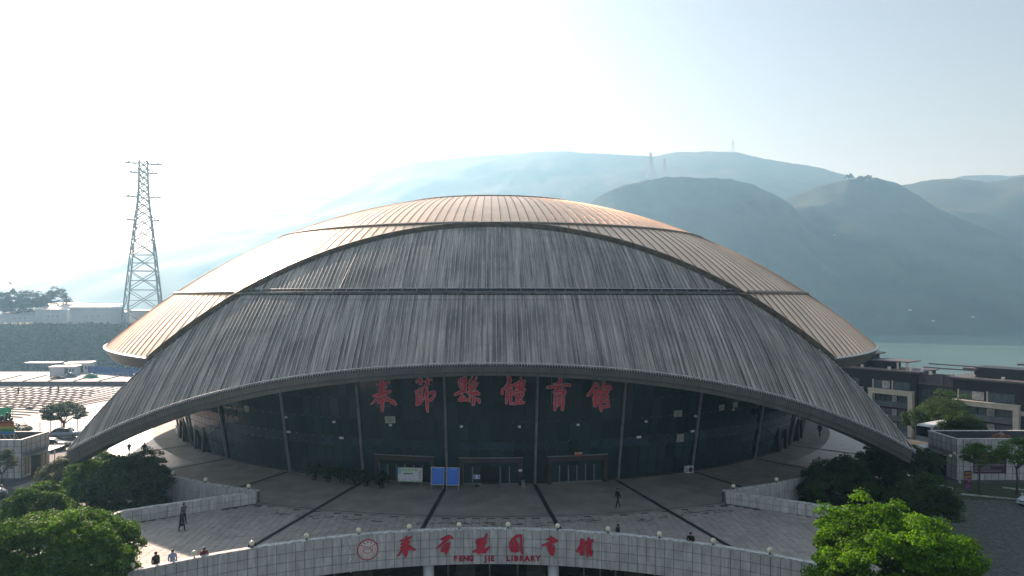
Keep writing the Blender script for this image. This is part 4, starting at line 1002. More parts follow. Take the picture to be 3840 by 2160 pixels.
# ---------------------------------------------------------------- things in front of the glass
def at_wall(az, r): return (r*math.sin(R(az)), -r*math.cos(R(az)), 0)
m_bl = mat('board_blue', (.02, .16, .68), .45, var=.05); m_wl = mat('board_line', (.2, .42, .85), .5, var=.02); m_frame = mat('board_frame', (.6, .62, .64), .4)
def gp(u, v, z=0): return gz(u, v, z)
def notice_board(label, u, v, wd, ht, rz, kind):
    x, y, z = gp(u, v); r = thing('notice_board', label, 'sign', (x, y, 0), rz)
    t = R(-8) if kind == 'blue' else 0
    z0 = .5
    b = MB(); b.bx(-wd/2, wd/2, -.02, .02, z0, z0+ht); pn = b.build('panel', m_bl if kind == 'blue' else mat('poster_white', (.62, .68, .72), .5, var=.03), r, local=True); pn.rotation_euler = (t, 0, 0)
    b = MB()
    for a0, a1, c0, c1 in ((-wd/2-.05, -wd/2, z0-.05, z0+ht+.05), (wd/2, wd/2+.05, z0-.05, z0+ht+.05), (-wd/2, wd/2, z0+ht, z0+ht+.05), (-wd/2, wd/2, z0-.05, z0)): b.bx(a0, a1, -.035, .035, c0, c1)
    fr = b.build('frame', m_frame if kind == 'blue' else M_alu, r, local=True); fr.rotation_euler = (t, 0, 0)
    for s in (-1, 1):
        b = MB(); b.tube((s*wd*.46, -.2, 0), (s*wd*.46, .0, z0+.2), .025, .025, 5); b.tube((s*wd*.46, .35, 0), (s*wd*.46, .02, z0+ht*.7), .025, .025, 5); b.build('leg', M_alu, r, local=True)
    if kind == 'blue':
        b = MB(); rg = random.Random(int(u)); b.bx(-wd*.3, wd*.3, -.026, -.022, z0+ht*.92, z0+ht*.96)
        for k in range(15):
            zz = z0+ht*(.86-k*.052); x0 = -wd*.43
            while x0 < wd*.40:
                L = rg.uniform(.06, .3)*wd; x1 = min(x0+L, wd*.43); b.bx(x0, x1, -.026, -.022, zz, zz+.014); x0 = x1+wd*.03
        pr = b.build('print', m_wl, r, local=True); pr.rotation_euler = (t, 0, 0); tag(pr, None, None, None, 'stuff')
    else:
        cols = dict(cy=(.2, .55, .7), gr=(.25, .5, .12), dk=(.1, .1, .12), pk=(.5, .15, .3), pl=(.7, .6, .75))
        mm = [mat('poster_'+k, c, .5, var=.04) for k, c in cols.items()]; b = MB(); rg = random.Random(4)
        b.bx(-wd*.49, -wd*.37, -.025, -.021, z0+ht*.55, z0+ht*.98, 0)
        for k in range(5): b.bx(-wd*.33+k*.13*wd, -wd*.24+k*.13*wd, -.026, -.022, z0+ht*.76, z0+ht*.92, 1)
        b.bx(-wd*.25, wd*.12, -.026, -.022, z0+ht*.66, z0+ht*.70, 1); b.bx(-wd*.28, wd*.12, -.026, -.022, z0+ht*.52, z0+ht*.60, 2)
        for k in range(4): b.bx(-wd*.38+k*.17*wd, -wd*.36+k*.17*wd, -.026, -.022, z0+ht*.36, z0+ht*.43, 2); b.bx(-wd*.4+k*.17*wd, -wd*.27+k*.17*wd, -.026, -.022, z0+ht*.16, z0+ht*.3, 4)
        for k in range(6): b.bx(wd*.36, wd*.46, -.026, -.022, z0+ht*(.2+k*.11), z0+ht*(.26+k*.11), 3)
        for k in range(16): xx = rg.uniform(-.48, .48)*wd; b.bx(xx, xx+.06, -.027, -.023, z0+.02, z0+.02+rg.uniform(.03, .2), 1)
        tag(b.build('print', mm, r, local=True), None, None, None, 'stuff')
    return r
notice_board('wide pastel event poster on a stand left of the blue boards', 1538, 1824, 2.45, 1.35, R(-6), 'poster')
notice_board('blue notice board, left one of the pair by the entrance', 1640, 1836, 1.22, 1.6, R(-5), 'blue')
notice_board('blue notice board, right one of the pair by the entrance', 1697, 1838, 1.22, 1.6, R(-2), 'blue')
x, y, z = gp(1788, 1824); r = thing('display_stand', 'small blue and white display stand before the open door', 'sign', (x, y, 0))
b = MB(); b.bx(-.32, .32, -.03, .02, .75, 1.15); b.build('panel', M_white, r, local=True)
b = MB(); b.bx(-.27, -.12, -.04, -.031, .8, 1.1); b.bx(.12, .27, -.04, -.031, .8, 1.1); b.build('print', m_bl, r, local=True)
b = MB(); b.tube((0, .02, 0), (0, .02, .75), .03, .03, 6); b.box((0, 0, .02), (.5, .35, .04)); b.build('stand', M_dark, r, local=True)
x, y, z = gp(1962, 1830); r = thing('litter_bin', 'slim steel litter bin right of the middle doorway', 'bin', (x, y, 0))
b = MB(); b.box((0, 0, .42), (.3, .3, .84)); b.build('body', M_alu, r, local=True); b = MB(); b.box((0, 0, .87), (.34, .34, .06)); b.box((0, -.152, .7), (.2, .01, .1)); b.build('lid', M_dark, r, local=True)
# air conditioner outdoor unit
x, y, z = gp(2583, 1774); r = thing('air_conditioner', 'white air conditioner unit on the ground by the right pillars', 'air conditioner', (x, y, 0), R(18))
b = MB(); b.bx(-.46, .46, -.2, .2, .06, .76); b.build('casing', M_white, r, local=True)
b = MB(); n = 20
for rr_ in (.28, .2, .12): b.path([(.1+rr_*math.cos(2*math.pi*i/n), -.212, .41+rr_*math.sin(2*math.pi*i/n)) for i in range(n+1)], .011, 4)
b.build('fan_grille', M_pillar, r, local=True)
b = MB(); b.sphere((.1, -.2, .41), (.27, .006, .27), 18, 6); b.build('fan_opening', M_dark, r, local=True)
for s in (-1, 1): b = MB(); b.bx(s*.35-.05, s*.35+.05, -.2, .2, 0, .06); b.build('foot', M_dark, r, local=True)
for k in range(3): b = MB(); b.bx(-.45, -.27, -.206, -.2, .2+k*.17, .3+k*.17); b.build('louvre', M_dark, r, local=True)
# potted shrubs left of the doors
for i, (u, v) in enumerate(((1178, 1800), (1232, 1808), (1283, 1812), (1326, 1817), (1372, 1823), (1430, 1830))):
    x, y, z = gp(u, v); r = thing('potted_shrub', 'dark potted shrub left of the doors, %s from the left' % ORD[i], 'plant', (x, y, 0), 0, 'potted shrubs by the entrance')
    b = MB(); b.tube((0, 0, 0), (0, 0, .42), .2, .28, 10); b.build('pot', mat('pot_clay', (.05, .035, .03), .7), r, local=True)
    rg = random.Random(i); cl = [((rg.gauss(0, .22), rg.gauss(0, .2), rg.uniform(.45, 1.5)), .27) for _ in range(34)]; link('foliage', leaves_mesh('foliage', cl, 80, .15, leafmat('leaf_pot_dark', (.008, .02, .008), (.022, .045, .014), .1), 200+i), r)
    b = MB(); b.tube((0, 0, .35), (0, 0, .9), .03, .02, 5); b.build('stem', M_bark, r, local=True)
# open vent windows, floodlights and small plates on the glass front
m_vent = mat('vent_panel', (.36, .37, .34), .5, var=.15, scale=3)
for i, (u, v, hw, hh, lb) in enumerate(((1477, 1567, 20, 13, 'below the second character'), (2517, 1545, 18, 12, 'high in the fourth bay right of the sign'), (2536, 1638, 16, 15, 'low in the bright band on the right'), (936, 1532, 13, 12, 'high in the left bay'), (2687, 1525, 14, 11, 'left of two panes by the right pillar'), (2744, 1516, 13, 10, 'second pane by the right pillar'))):
    d = 68.5+abs(u-1841)**2*9e-6; p = Vector(gd(u, v, d)); 
    az = math.degrees(math.atan2(p.x, -p.y)); rr_ = wr(p.z)+.15; p = Vector((rr_*math.sin(R(az)), -rr_*math.cos(R(az)), p.z))
    r = bpy.data.objects.new('vent_window', None); COL.objects.link(r); r.parent = hall; r.location = p; r.rotation_euler = (R(4), R(random.uniform(-3, 3)), R(az)); W = hw/2560*d; H = hh/2560*d
    b = MB(); b.bx(-W, W, -.02, .02, -H, H); b.build('sash', m_vent, r, local=True); b = MB(); b.bx(-W*.7, W*.7, -.03, -.021, -H*.6, H*.6); b.build('pane', mat('vent_glass', (.3, .31, .28), .3), r, local=True)
k = 0
for u, v in ((1476, 1588), (1733, 1594), (1945, 1595), (2158, 1587), (2403, 1574), (2586, 1556), (2740, 1534), (1272, 1576), (1093, 1560), (2382, 1634), (2582, 1613), (1097, 1616), (1294, 1637)):
    d = 68.3+abs(u-1841)**2*9e-6; p = Vector(gd(u, v, d)); az = math.degrees(math.atan2(p.x, -p.y)); rr_ = wr(p.z)+.25; p = Vector((rr_*math.sin(R(az)), -rr_*math.cos(R(az)), p.z)); wide = v in (1634, 1613, 1616, 1637)
    r = bpy.data.objects.new('floodlight' if not wide else 'name_plate', None); COL.objects.link(r); r.parent = hall; r.location = p; r.rotation_euler = (R(15) if not wide else 0, 0, R(az))
    b = MB(); b.box((0, 0, 0), (.5, .05, .22) if wide else (.28, .14, .2), 0, 0); b.build('housing', M_white, r, local=True)
    b = MB(); b.tube((0, 0, 0), (0, .3, .02), .03, .03, 5); b.build('bracket', M_dark, r, local=True)
p = Vector((-1.7, 0, 0)); u, v, d = 2169, 1703, 67.6; q = Vector(gd(u, v, d))
r = bpy.data.objects.new('door_sign', None); COL.objects.link(r); r.parent = hall; r.location = q; r.rotation_euler = (0, 0, R(9))
b = MB(); b.bx(-.4, .4, -.02, .02, -.2, .2); b.build('plate', mat('plate_red', (.3, .06, .04), .5), r, local=True); b = MB(); b.bx(-.38, .38, -.03, -.021, .02, .18); b.build('upper_band', mat('plate_cream', (.55, .48, .35), .5), r, local=True)
for kk in range(4): b = MB(); b.bx(-.3+kk*.17, -.2+kk*.17, -.036, -.031, .06, .14); b.build('mark', M_dark, r, local=True)
b = MB(); q = Vector(gd(1951, 1764, 66.9)); r = bpy.data.objects.new('white_plate', None); COL.objects.link(r); r.parent = hall; r.location = q; b.box((0, 0, 0), (.34, .03, .22)); b.build('plate', M_white, r, local=True)
# benches / boxes at the flanks
for (u, v, lb, s) in ((674, 1625, 'pale planter box beside the far left side door', -1), (3031, 1577, 'pale planter box beside the far right side door', 1)):
    x, y, z = gp(u, v); r = thing('planter_box', lb, 'planter', (x, y, 0), R(s*60)); b = MB(); b.bx(-1.2, 1.2, -.4, .4, 0, .85); b.build('box', M_tile, r, local=True); b = MB(); b.bx(-1.25, 1.25, -.45, .45, .85, .95); b.build('rim', M_coping, r, local=True)
x, y, z = gp(2912, 1680); r = thing('info_lectern', 'tilted white information board on a post by the right side door', 'sign', (x, y, 0), R(30)); b = MB(); b.tube((0, 0, 0), (0, 0, 1.3), .05, .05, 6); b.build('post', M_dark, r, local=True)
b = MB(); b.box((0, 0, 0), (.75, .05, .62)); o = b.build('panel', M_white, r, local=True); o.location = (0, -.08, 1.55); o.rotation_euler = (R(-25), 0, 0)

# ---------------------------------------------------------------- kiosks left and right
def kiosk(label, side, x0, x1, y0, y1, zt=.65):
    r = thing('tiled_kiosk', label, 'building', ((x0+x1)/2, (y0+y1)/2, G)); O = Vector(r.location)
    b = MB(); h = zt-G
    b.bx(x0, x1, y0, y0+.25, G, zt); b.bx(x0, x1, y1-.25, y1, G, zt); b.bx(x0, x0+.25, y0+.25, y1-.25, G, zt); b.bx(x1-.25, x1, y0+.25, y1-.25, G, zt); b.build('wall_core', M_joint, r)
    b = MB(); b.bx(x0+.25, x1-.25, y0+.25, y1-.25, G, zt-1.25); b.build('roof_slab', mat('kiosk_roof', (.06, .062, .06), .9, var=.3, scale=1), r)
    rows = 6; rh = h/rows; q = MB(); q.box((0, 0, 0), (.81, .05, rh-.05)); me = q.mesh('tile', M_tile); n = int((x1-x0)/.86)
    for i in range(n):
        for j in range(rows):
            link('tile', me, r, Vector((x0+(i+.5)*(x1-x0)/n, y0-.012, G+(j+.5)*rh))-O)
    xs_ = x1 if side == 'left' else x0; n = int((y1-y0)/.86)
    for i in range(n):
        for j in range(rows):
            yy = y0+(i+.5)*(y1-y0)/n
            if 1.6 < yy-y0 < 3.4 and j < 3: continue
            link('tile', me, r, Vector((xs_+(.012 if side == 'left' else -.012), yy, G+(j+.5)*rh))-O, (0, 0, R(90)))
    e = .06
    for nm, a in (('f', (x0-e, x1+e, y0-e, y0+.3)), ('b', (x0-e, x1+e, y1-.3, y1+e)), ('l', (x0-e, x0+.3, y0+.31, y1-.31)), ('r', (x1-.3, x1+e, y0+.31, y1-.31))):
        b = MB(); b.bx(*a, zt, zt+.09); b.build('coping', M_coping, r)
    sgn = 1 if side == 'left' else -1
    b = MB(); b.bx(min(xs_, xs_+sgn*2.0), max(xs_, xs_+sgn*2.0), y0+.1, y1, zt-1.95, zt-1.83); b.build('door_canopy', M_gutter, r)
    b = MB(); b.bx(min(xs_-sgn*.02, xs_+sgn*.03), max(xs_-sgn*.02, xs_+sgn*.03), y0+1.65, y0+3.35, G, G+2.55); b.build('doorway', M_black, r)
    return r
kl = kiosk('grey tiled kiosk at the left edge with rainbow sign on its roof', 'left', -74, -60.4, -29.6, -24.0, .4)
kr = kiosk('grey tiled kiosk at the right edge with a purple banner', 'right', 59.3, 78, -30.4, -24.8, .7)
m_vb = mat('vertical_board', (.42, .39, .28), .6, var=.1); 
for i, yy in enumerate((-29.2, -28.55, -25.9, -25.2)):
    b = MB(); b.bx(-60.36, -60.3, yy, yy+.45, G+.3, G+2.7); o = b.build('vertical_board', m_vb, kl)
    b = MB()
    for k in range(9): b.bx(-60.3, -60.285, yy+.13, yy+.32, G+.5+k*.24, G+.64+k*.24)
    b.build('board_lettering', M_dark, o)
# rainbow sign on the left kiosk
r = thing('rainbow_sign', 'rainbow striped sign panel on scaffolding above the left kiosk', 'sign', (-66, -29.0, -.8))
for k, c in enumerate(((.22, .03, .02), (.4, .12, .02), (.38, .33, .04), (.03, .22, .05), (.03, .2, .45))):
    b = MB(); b.bx(-70, -61.55, -29.35, -29.28, 2.85-.34*k-.34, 2.85-.34*k-.004); b.build('stripe', mat('stripe_%d' % k, c, .5, var=.1), r)
b = MB()
for x_ in (-69, -66, -63.5, -61.7):
    b.tube((x_, -29.15, -.5), (x_, -29.15, 2.8), .04, .04, 4); b.tube((x_, -29.15, 1.6), (x_, -27.6, -.6), .035, .035, 4)
b.tube((-70, -29.2, 1.1), (-61.6, -29.2, 1.1), .04, .04, 4)
for s in (0, 1, 2): b.tube((-63.0+s*.7, -29.15, 1.1), (-62.4+s*.5, -29.15, .1), .03, .03, 4)
b.build('scaffold', M_alu, r)
sg = thing('rooftop_character', 'dark brown calligraphic letter standing on the left kiosk sign', 'sign', (-62.6, -29.2, 2.85))
brush([[(0,80,40),(10,20,40)],[(20,10,30),(60,60,40),(150,90,44),(200,50,30)],[(90,60,36),(110,-40,30)],[(150,40,30),(170,-20,26)]], 100, 90, .0075, sg, 0, (.05, .05), [mat('sign_brown', (.05, .03, .025), .6), M_dark], 'letter')
b = MB(); b.tube((-.5, 0, -.1), (-.5, 0, .35), .04, .04, 5); b.tube((.4, 0, -.1), (.4, 0, .3), .04, .04, 5); b.build('support', M_dark, sg, local=True)
# brown bundle on the right kiosk roof
b = MB(); rows = []
for i in range(15):
    t = i/14; c = -1.9+3.8*t; hh = (.55+.55*math.sin(math.pi*min(1, t*1.15+.08)))*(1 if t < .8 else 1-(t-.8)*1.6); ww = .75*math.sin(math.pi*(.12+.76*t))
    rows.append([(c+.06*math.sin(j+i), ww*math.cos(math.pi*j/10)+.04*math.sin(i*2+j), hh*math.sin(math.pi*j/10)*(1+.08*math.sin(i*1.7+j))) for j in range(11)])
b.grid(rows); r = thing('tarpaulin_bundle', 'brown and white bundle lying on the right kiosk roof', 'bundle', (66.6, -28.9, -.45))
m_tarp = mat('tarp_brown', (.17, .06, .035), .7, 0, var=.2, scale=1.1, dirt=(.9, (.45, .4, .36), .8)); o = b.build('cover', m_tarp, r, True, True); o.scale = (1, 1, 1.55)
b = MB(); b.bx(-1.5, 1.5, -.4, .4, -.12, 0); b.build('pallet', M_bark, r, local=True)
# banner and roll-up at the right kiosk
m_ban = mat('banner_purple', (.06, .015, .05), .5, var=.2, scale=2); m_pk = mat('banner_pink', (.4, .1, .22), .5, var=.1); m_or = mat('banner_orange', (.5, .2, .04), .5, var=.1); m_vio = mat('banner_violet', (.1, .05, .16), .5)
b = MB(); b.bx(61.4, 65.6, -30.5, -30.46, -3.6, -.9); r = thing('wall_banner', 'wide dark purple banner on the right kiosk wall', 'banner', (63.5, -30.48, -3.6)); b.build('cloth', m_ban, r)
b = MB(); rg = random.Random(2)
for z_ in (-1.35,): b.bx(62.0, 63.4, -30.52, -30.505, z_, z_+.14, 1)
for x_ in (61.6, 62.1, 62.55, 63.2): b.bx(x_, x_+.3, -30.52, -30.505, -2.15, -1.75, 0)
for k in range(6): b.bx(61.5, 61.5+rg.uniform(2, 3.9), -30.52, -30.505, -2.5-k*.18, -2.44-k*.18, 0)
b.build('print', [mat('banner_print', (.35, .28, .34), .5), m_or], r)
x, y, z = gz(3630, 1838, G); r = thing('roll_up_banner', 'tall purple and orange roll-up banner before the right kiosk', 'banner', (x, y, G), R(8))
b = MB(); b.bx(-.5, .5, -.01, .01, .1, 2.35); b.build('cloth', m_ban, r, local=True); b = MB(); b.bx(-.52, .52, -.1, .1, 0, .1); b.build('base', M_alu, r, local=True); b = MB(); b.tube((0, .06, .1), (0, .06, 2.4), .02, .02, 5); b.build('pole', M_alu, r, local=True)
b = MB(); b.bx(-.4, .35, -.02, -.012, 1.95, 2.15, 1); b.bx(-.45, .45, -.02, -.012, 1.5, 1.75, 1); b.bx(-.4, -.1, -.02, -.012, 1.2, 1.45, 2); b.bx(-.05, .45, -.02, -.012, .95, 1.4, 0); b.bx(-.45, .45, -.021, -.012, .12, .7, 3)
for k in range(4): b.bx(-.4, .35-.1*k, -.024, -.0125, .3+k*.13, .36+k*.13, 0)
b.build('print', [m_pk, m_or, mat('banner_print', (.35, .28, .34), .5), m_vio], r, local=True)
# lamp posts
def lamp_post(label, u, v, h, arm, s):
    x, y, z = gz(u, v, G); r = thing('lamp_post', label, 'street lamp', (x, y, G)); b = MB(); b.tube((0, 0, 0), (0, 0, h), .075, .055, 8); b.tube((0, 0, 0), (0, 0, .12), .16, .16, 8); b.build('pole', M_white, r, local=True)
    b = MB(); b.tube((0, 0, h-.15), (s*arm, 0, h-.05), .03, .03, 5); b.build('arm', M_white, r, local=True)
    b = MB(); b.sphere((s*arm, 0, h-.22), (.2, .16, .2), 10, 8); b.build('lamp_head', M_globe, r, True, True)
    b = MB(); b.sphere((s*arm*.55, 0, h+.12), (.16, .14, .14), 10, 8); b.build('lamp_head', M_globe, r, True, True); return r
lamp_post('white lamp post at the corner of the right kiosk', 3599, 1811, 3.6, 1.2, -1)
lamp_post('white lamp post with short arm beside the left kiosk', 205, 1735, 2.7, 1.3, 1)
# curved white handrail right
x, y, z = gz(3572, 1864, G); r = thing('curved_handrail', 'white curved handrail right of the dark shrub', 'railing', (x, y, G)); b = MB()
pts = [(-2.4+2.4*math.sin(t*math.pi/16), 1.6*math.cos(t*math.pi/16)-.0, 1.05) for t in range(0, 9)]; b.path(pts, .05, 6); b.build('top_rail', M_white, r, local=True)
b = MB(); b.path([(p_[0], p_[1], .75) for p_ in pts], .035, 5); b.build('mid_rail', M_white, r, local=True)
for p_ in (pts[0], pts[4], pts[8]): b = MB(); b.tube((p_[0], p_[1], 0), p_, .05, .05, 6); b.build('post', M_white, r, local=True)

# ---------------------------------------------------------------- vehicles
def car(label, loc, rz, paint, kind='sedan', cat='car'):
    r = thing('parked_car', label, cat, loc, rz)      # nose towards local -Y
    if kind == 'sedan': prof = [(-2.3, .42, .62), (-2.2, .38, .74), (-1.6, .3, .86), (-.95, .26, .98), (-.25, .26, 1.0), (1.2, .26, 1.02), (1.7, .28, 1.0), (2.15, .36, .96), (2.3, .45, .9)]; cab = [(-1.0, .97), (-.2, 1.40), (.35, 1.46), (.95, 1.42), (1.75, 1.0)]
    elif kind == 'suv': prof = [(-2.3, .45, .8), (-2.2, .4, .94), (-1.5, .34, 1.05), (-.95, .3, 1.1), (0, .3, 1.12), (1.5, .3, 1.12), (2.1, .36, 1.12), (2.3, .5, 1.05)]; cab = [(-1.0, 1.08), (-.35, 1.6), (.3, 1.68), (1.6, 1.64), (2.2, 1.12)]
    def w_at(y): return .9-.14*abs(y/2.3)**4
    b = MB(); rows = []
    for y, z0, z1 in prof:
        w_ = w_at(y); rows.append([(-w_*.9, y, z0), (-w_, y, z0+.14), (-w_, y, z1-.12), (-w_*.93, y, z1-.02), (-w_*.5, y, z1+.03), (w_*.5, y, z1+.03), (w_*.93, y, z1-.02), (w_, y, z1-.12), (w_, y, z0+.14), (w_*.9, y, z0)])
    b.grid(rows, flip=True); b.add(rows[0], [tuple(range(10))]); b.add(rows[-1], [tuple(range(9, -1, -1))]); b.add([(-.8, -2.2, .34), (.8, -2.2, .34), (.8, 2.2, .34), (-.8, 2.2, .34)], [(3, 2, 1, 0)])
    body = b.build('body', paint, r, True, True)
    b = MB(); rows = []
    for y, z in cab: k = .80 if z < 1.2 else .64; rows.append([(-k-.04, y, prof[4][2]-.02 if z > 1.15 else z-.02), (-k, y, z), (k, y, z), (k+.04, y, prof[4][2]-.02 if z > 1.15 else z-.02)])
    b.grid(rows, flip=True); b.build('cabin_glass', M_carglass, r, False, True)
    b = MB(); tp = [(y, z) for y, z in cab if z > 1.2]; b.grid([[(-.6, y, z+.025), (0, y, z+.05), (.6, y, z+.025)] for y, z in tp], flip=True); b.build('roof', paint, r, True, True)
    for s in (-1, 1):
        for y0, y1 in ((cab[0], tp[0]), (cab[-1], tp[-1])):
            b = MB(); b.tube((s*.8, y0[0], y0[1]), (s*.63, y1[0], y1[1]+.02), .035, .035, 5); b.build('pillar', paint, r, False, True)
        b = MB(); b.box((s*.93, cab[0][0]+.25, prof[4][2]+.08), (.16, .1, .12)); b.build('mirror', paint, r, False, True)
        b = MB(); b.box((s*.62, -2.2, prof[1][2]-.12), (.42, .16, .14), R(s*12)); b.build('headlight', mat('headlamp', (.6, .63, .66), .1, .2), r, False, True)
        b = MB(); b.box((s*.64, 2.24, prof[-1][2]-.1), (.36, .1, .14)); b.build('tail_light', mat('tail_lamp', (.25, .01, .01), .25), r, False, True)
        for y in (-1.38, 1.38):
            wb = MB(); wb.tube((s*.72, y, .33), (s*.93, y, .33), .335, .335, 18); wh = wb.build('wheel', M_tyre, r, False, True); wb = MB(); wb.tube((s*.9, y, .33), (s*.945, y, .33), .22, .2, 12); wb.build('rim', M_alu, wh, False, True)
    b = MB(); b.bx(-.5, .5, -2.33, -2.28, .5, prof[0][2]-.02); b.build('grille', M_dark, r, False, True)
    b = MB(); b.bx(-.82, .82, -2.36, -2.26, .3, .44); b.build('bumper', paint, r, False, True)
    return r
P_white = mat('car_white', (.68, .69, .7), .22, 0, var=.02); P_silver = mat('car_silver', (.35, .37, .39), .25, .6, var=.03); P_black = mat('car_black', (.012, .012, .014), .2, 0, var=.02); P_bl = mat('car_pale_blue', (.32, .36, .42), .25, .4, var=.03)
car('white saloon car at the right edge of the parking pavers', (61.2, -40.6, G+.02), R(-62), P_white)
car('silver saloon car at the left edge before the tiled kiosk', (-58.9, -37.2, G+.02), R(62), P_silver)
x, y, z = gz(200, 1688, G); car('black car parked behind the left kiosk', (x-.5, y+.6, G+.02), R(105), P_black, 'suv')
x, y, z = gz(228, 1650, G); car('pale blue-grey car behind the black car', (x, y+1.6, G+.02), R(105), P_bl, 'suv')
x, y, z = gz(3388, 1826, G); car('white car hidden between the dark trees on the right', (x, y, G+.02), R(-70), P_white)
# white coach behind the right kiosk
cx, cy = (3525-1841)/2560*111, 111+CAMY
r = thing('coach', 'white coach with dark windscreen parked behind the right kiosk', 'bus', (cx, cy, G), R(-62))
b = MB(); rows = [[(-1.2, y, .35), (-1.25, y, 1.2), (-1.22, y, z-.25), (-.9, y, z), (.9, y, z), (1.22, y, z-.25), (1.25, y, 1.2), (1.2, y, .35)] for y, z in ((-4.6, 2.7), (-4.3, 3.0), (0, 3.1), (2.6, 3.1), (2.9, 2.8))]
b.grid(rows, flip=True); b.add(rows[0], [tuple(range(8))]); b.add(rows[-1], [tuple(range(7, -1, -1))]); b.build('body', P_white, r, False, True)
b = MB(); b.bx(-1.1, 1.1, -4.68, -4.6, 1.2, 2.75); b.build('windscreen', M_carglass, r, False, True)
for s in (-1, 1):
    for k in range(5): b = MB(); b.bx(s*1.25-.01, s*1.25+.01, -4.0+k*1.35, -2.8+k*1.35, 1.5, 2.6); b.build('window', M_carglass, r, False, True)
    for y in (-3, 1.6): b = MB(); b.tube((s*1.0, y, .48), (s*1.28, y, .48), .48, .48, 16); b.build('wheel', M_tyre, r, False, True)

# ---------------------------------------------------------------- flats on the right
FZ = -13.2
fl = thing('apartment_block', 'dark brown riverside flats with cream frames and stepped roofs', 'building', (84.9, 47.3, FZ), math.atan2(-.8, .6))
def part(name, mt, *boxes, parent=None):
    b = MB()
    for bx_ in boxes: b.bx(*bx_)
    return b.build(name, mt, parent or fl, local=True)
H = 15.3                                     # eave height above the base; local x runs along the front, -y is outwards
M_win = mat('flat_window', (.10, .125, .145), .08, var=.15, spec=.7); M_curt = mat('curtain', (.42, .42, .4), .7, var=.2)
def window(x0, x1, z0, z1, y, curtain=False):
    f = part('window', M_dark, (x0, x1, y-.06, y+.02, z0, z1)); part('pane', M_win, (x0+.08, (x0+x1)/2-.04, y-.09, y-.061, z0+.08, z1-.08), parent=f); part('pane', M_curt if curtain else M_win, ((x0+x1)/2+.04, x1-.08, y-.09, y-.061, z0+.08, z1-.08), parent=f)
def block(x0, x1, y0, first_cols):
    part('wall', M_brown, (x0, x1, y0, y0+11, 0, H))
    part('roof_edge', M_brownl, (x0-.7, x1+.7, y0-.8, y0-.25, H-.05, H+.3), (x0-.7, x1+.7, y0-.25, y0+11, H, H+.22)); part('eave_line', M_dark, (x0-.5, x1+.5, y0-.5, y0-.02, H-.35, H-.05))
    bays = first_cols
    for (b0, b1) in bays:
        zt = H-5.2
        part('cream_beam', M_cream, (b0, b1, y0-1.3, y0-.002, zt-.1, zt+.75)); part('cream_beam', M_cream, (b0-.12, b1+.12, y0-1.42, y0-.003, zt+.75, zt+.95))
        part('cream_column', M_cream, (b0, b0+.95, y0-1.3, y0-.002, 0, zt-.1)); part('cream_column', M_cream, (b1-.95, b1, y0-1.3, y0-.002, 0, zt-.1))
        for fl_ in range(4):
            z = zt-3.05*(fl_+1)+.55
            part('balcony_slab', M_brownl, (b0+.95, b1-.95, y0-1.1, y0-.003, z-.4, z-.15)); part('balcony_glass', M_win, (b0+.97, b1-.97, y0-1.12, y0-1.06, z-.15, z+.85))
            for k in range(3): window(b0+1.1+k*(b1-b0-2.2)/3, b0+1.0+(k+1)*(b1-b0-2.2)/3, z+.05, z+2.2, y0, k == 1)
        for k in range(2):
            a0 = b0+.5+k*(b1-b0-1)/2; window(a0+.3, a0+(b1-b0-1)/2-.4, zt+1.0, zt+2.9, y0, k == 0); part('white_jamb', M_cream, (a0-.05, a0+.22, y0-.12, y0-.001, zt+.95, zt+3.0))
def penthouse(x0, x1, y0, y1, h0, h):
    part('penthouse_wall', M_brown, (x0, x1, y0, y1, H+.22, H+h)); 
    b = MB(); e = .9; z0, z1 = H+h, H+h+.9
    b.add([(x0-e, y0-e, z0), (x1+e, y0-e, z0), (x1+e, y1+e, z0), (x0-e, y1+e, z0), (x0+1.5, (y0+y1)/2-1, z1), (x1-1.5, (y0+y1)/2-1, z1), (x1-1.5, (y0+y1)/2+1, z1), (x0+1.5, (y0+y1)/2+1, z1)], [(0, 1, 5, 4), (1, 2, 6, 5), (2, 3, 7, 6), (3, 0, 4, 7), (4, 5, 6, 7), (3, 2, 1, 0)]); b.build('penthouse_roof', M_brownl, fl, local=True)
    part('roof_band', M_brownl, (x0-e-.15, x1+e+.15, y0-e-.15, y0-e+.05, z0-.25, z0+.1), (x1+e-.05, x1+e+.15, y0-e+.05, y1+e, z0-.25, z0+.1))
block(-14, 16.0, 0, ((6.4, 15.8), (-4, 4.8)))
block(24.8, 60, -4.5, ((25.2, 36.4), (47, 58)))
part('wall', mat('recess_render', (.045, .05, .062), .7), (16.0, 24.8, 1.8, 11, 0, H-2.4)); part('roof_band', M_brownl, (16.0, 24.8, 1.2, 1.75, H-2.6, H-2.3), (16.0, 24.8, 1.4, 1.8, H-.3, H)); part('gable_panel', mat('mauve_panel', (.11, .095, .1), .6), (16.0, 20.3, 1.5, 1.8, H-2.3, H-.3), (20.9, 24.8, 1.5, 1.8, H-2.3, H-.3)); part('fin', M_brownl, (20.3, 20.9, 1.3, 1.8, H-2.6, H))
for z in (H-5.4, H-8.5, H-11.5):
    for x0 in (16.6, 22.4): window(x0, x0+1.9, z, z+1.9, 1.8)
for z in (H-5.2, H-8.3, H-11.4):
    for x0 in (37.6, 41.0, 44.0): window(x0, x0+2.0, z, z+2.0, -4.5, True)
part('cream_band', M_cream, (36.45, 46.95, -4.75, -4.502, H-6.3, H-5.45))
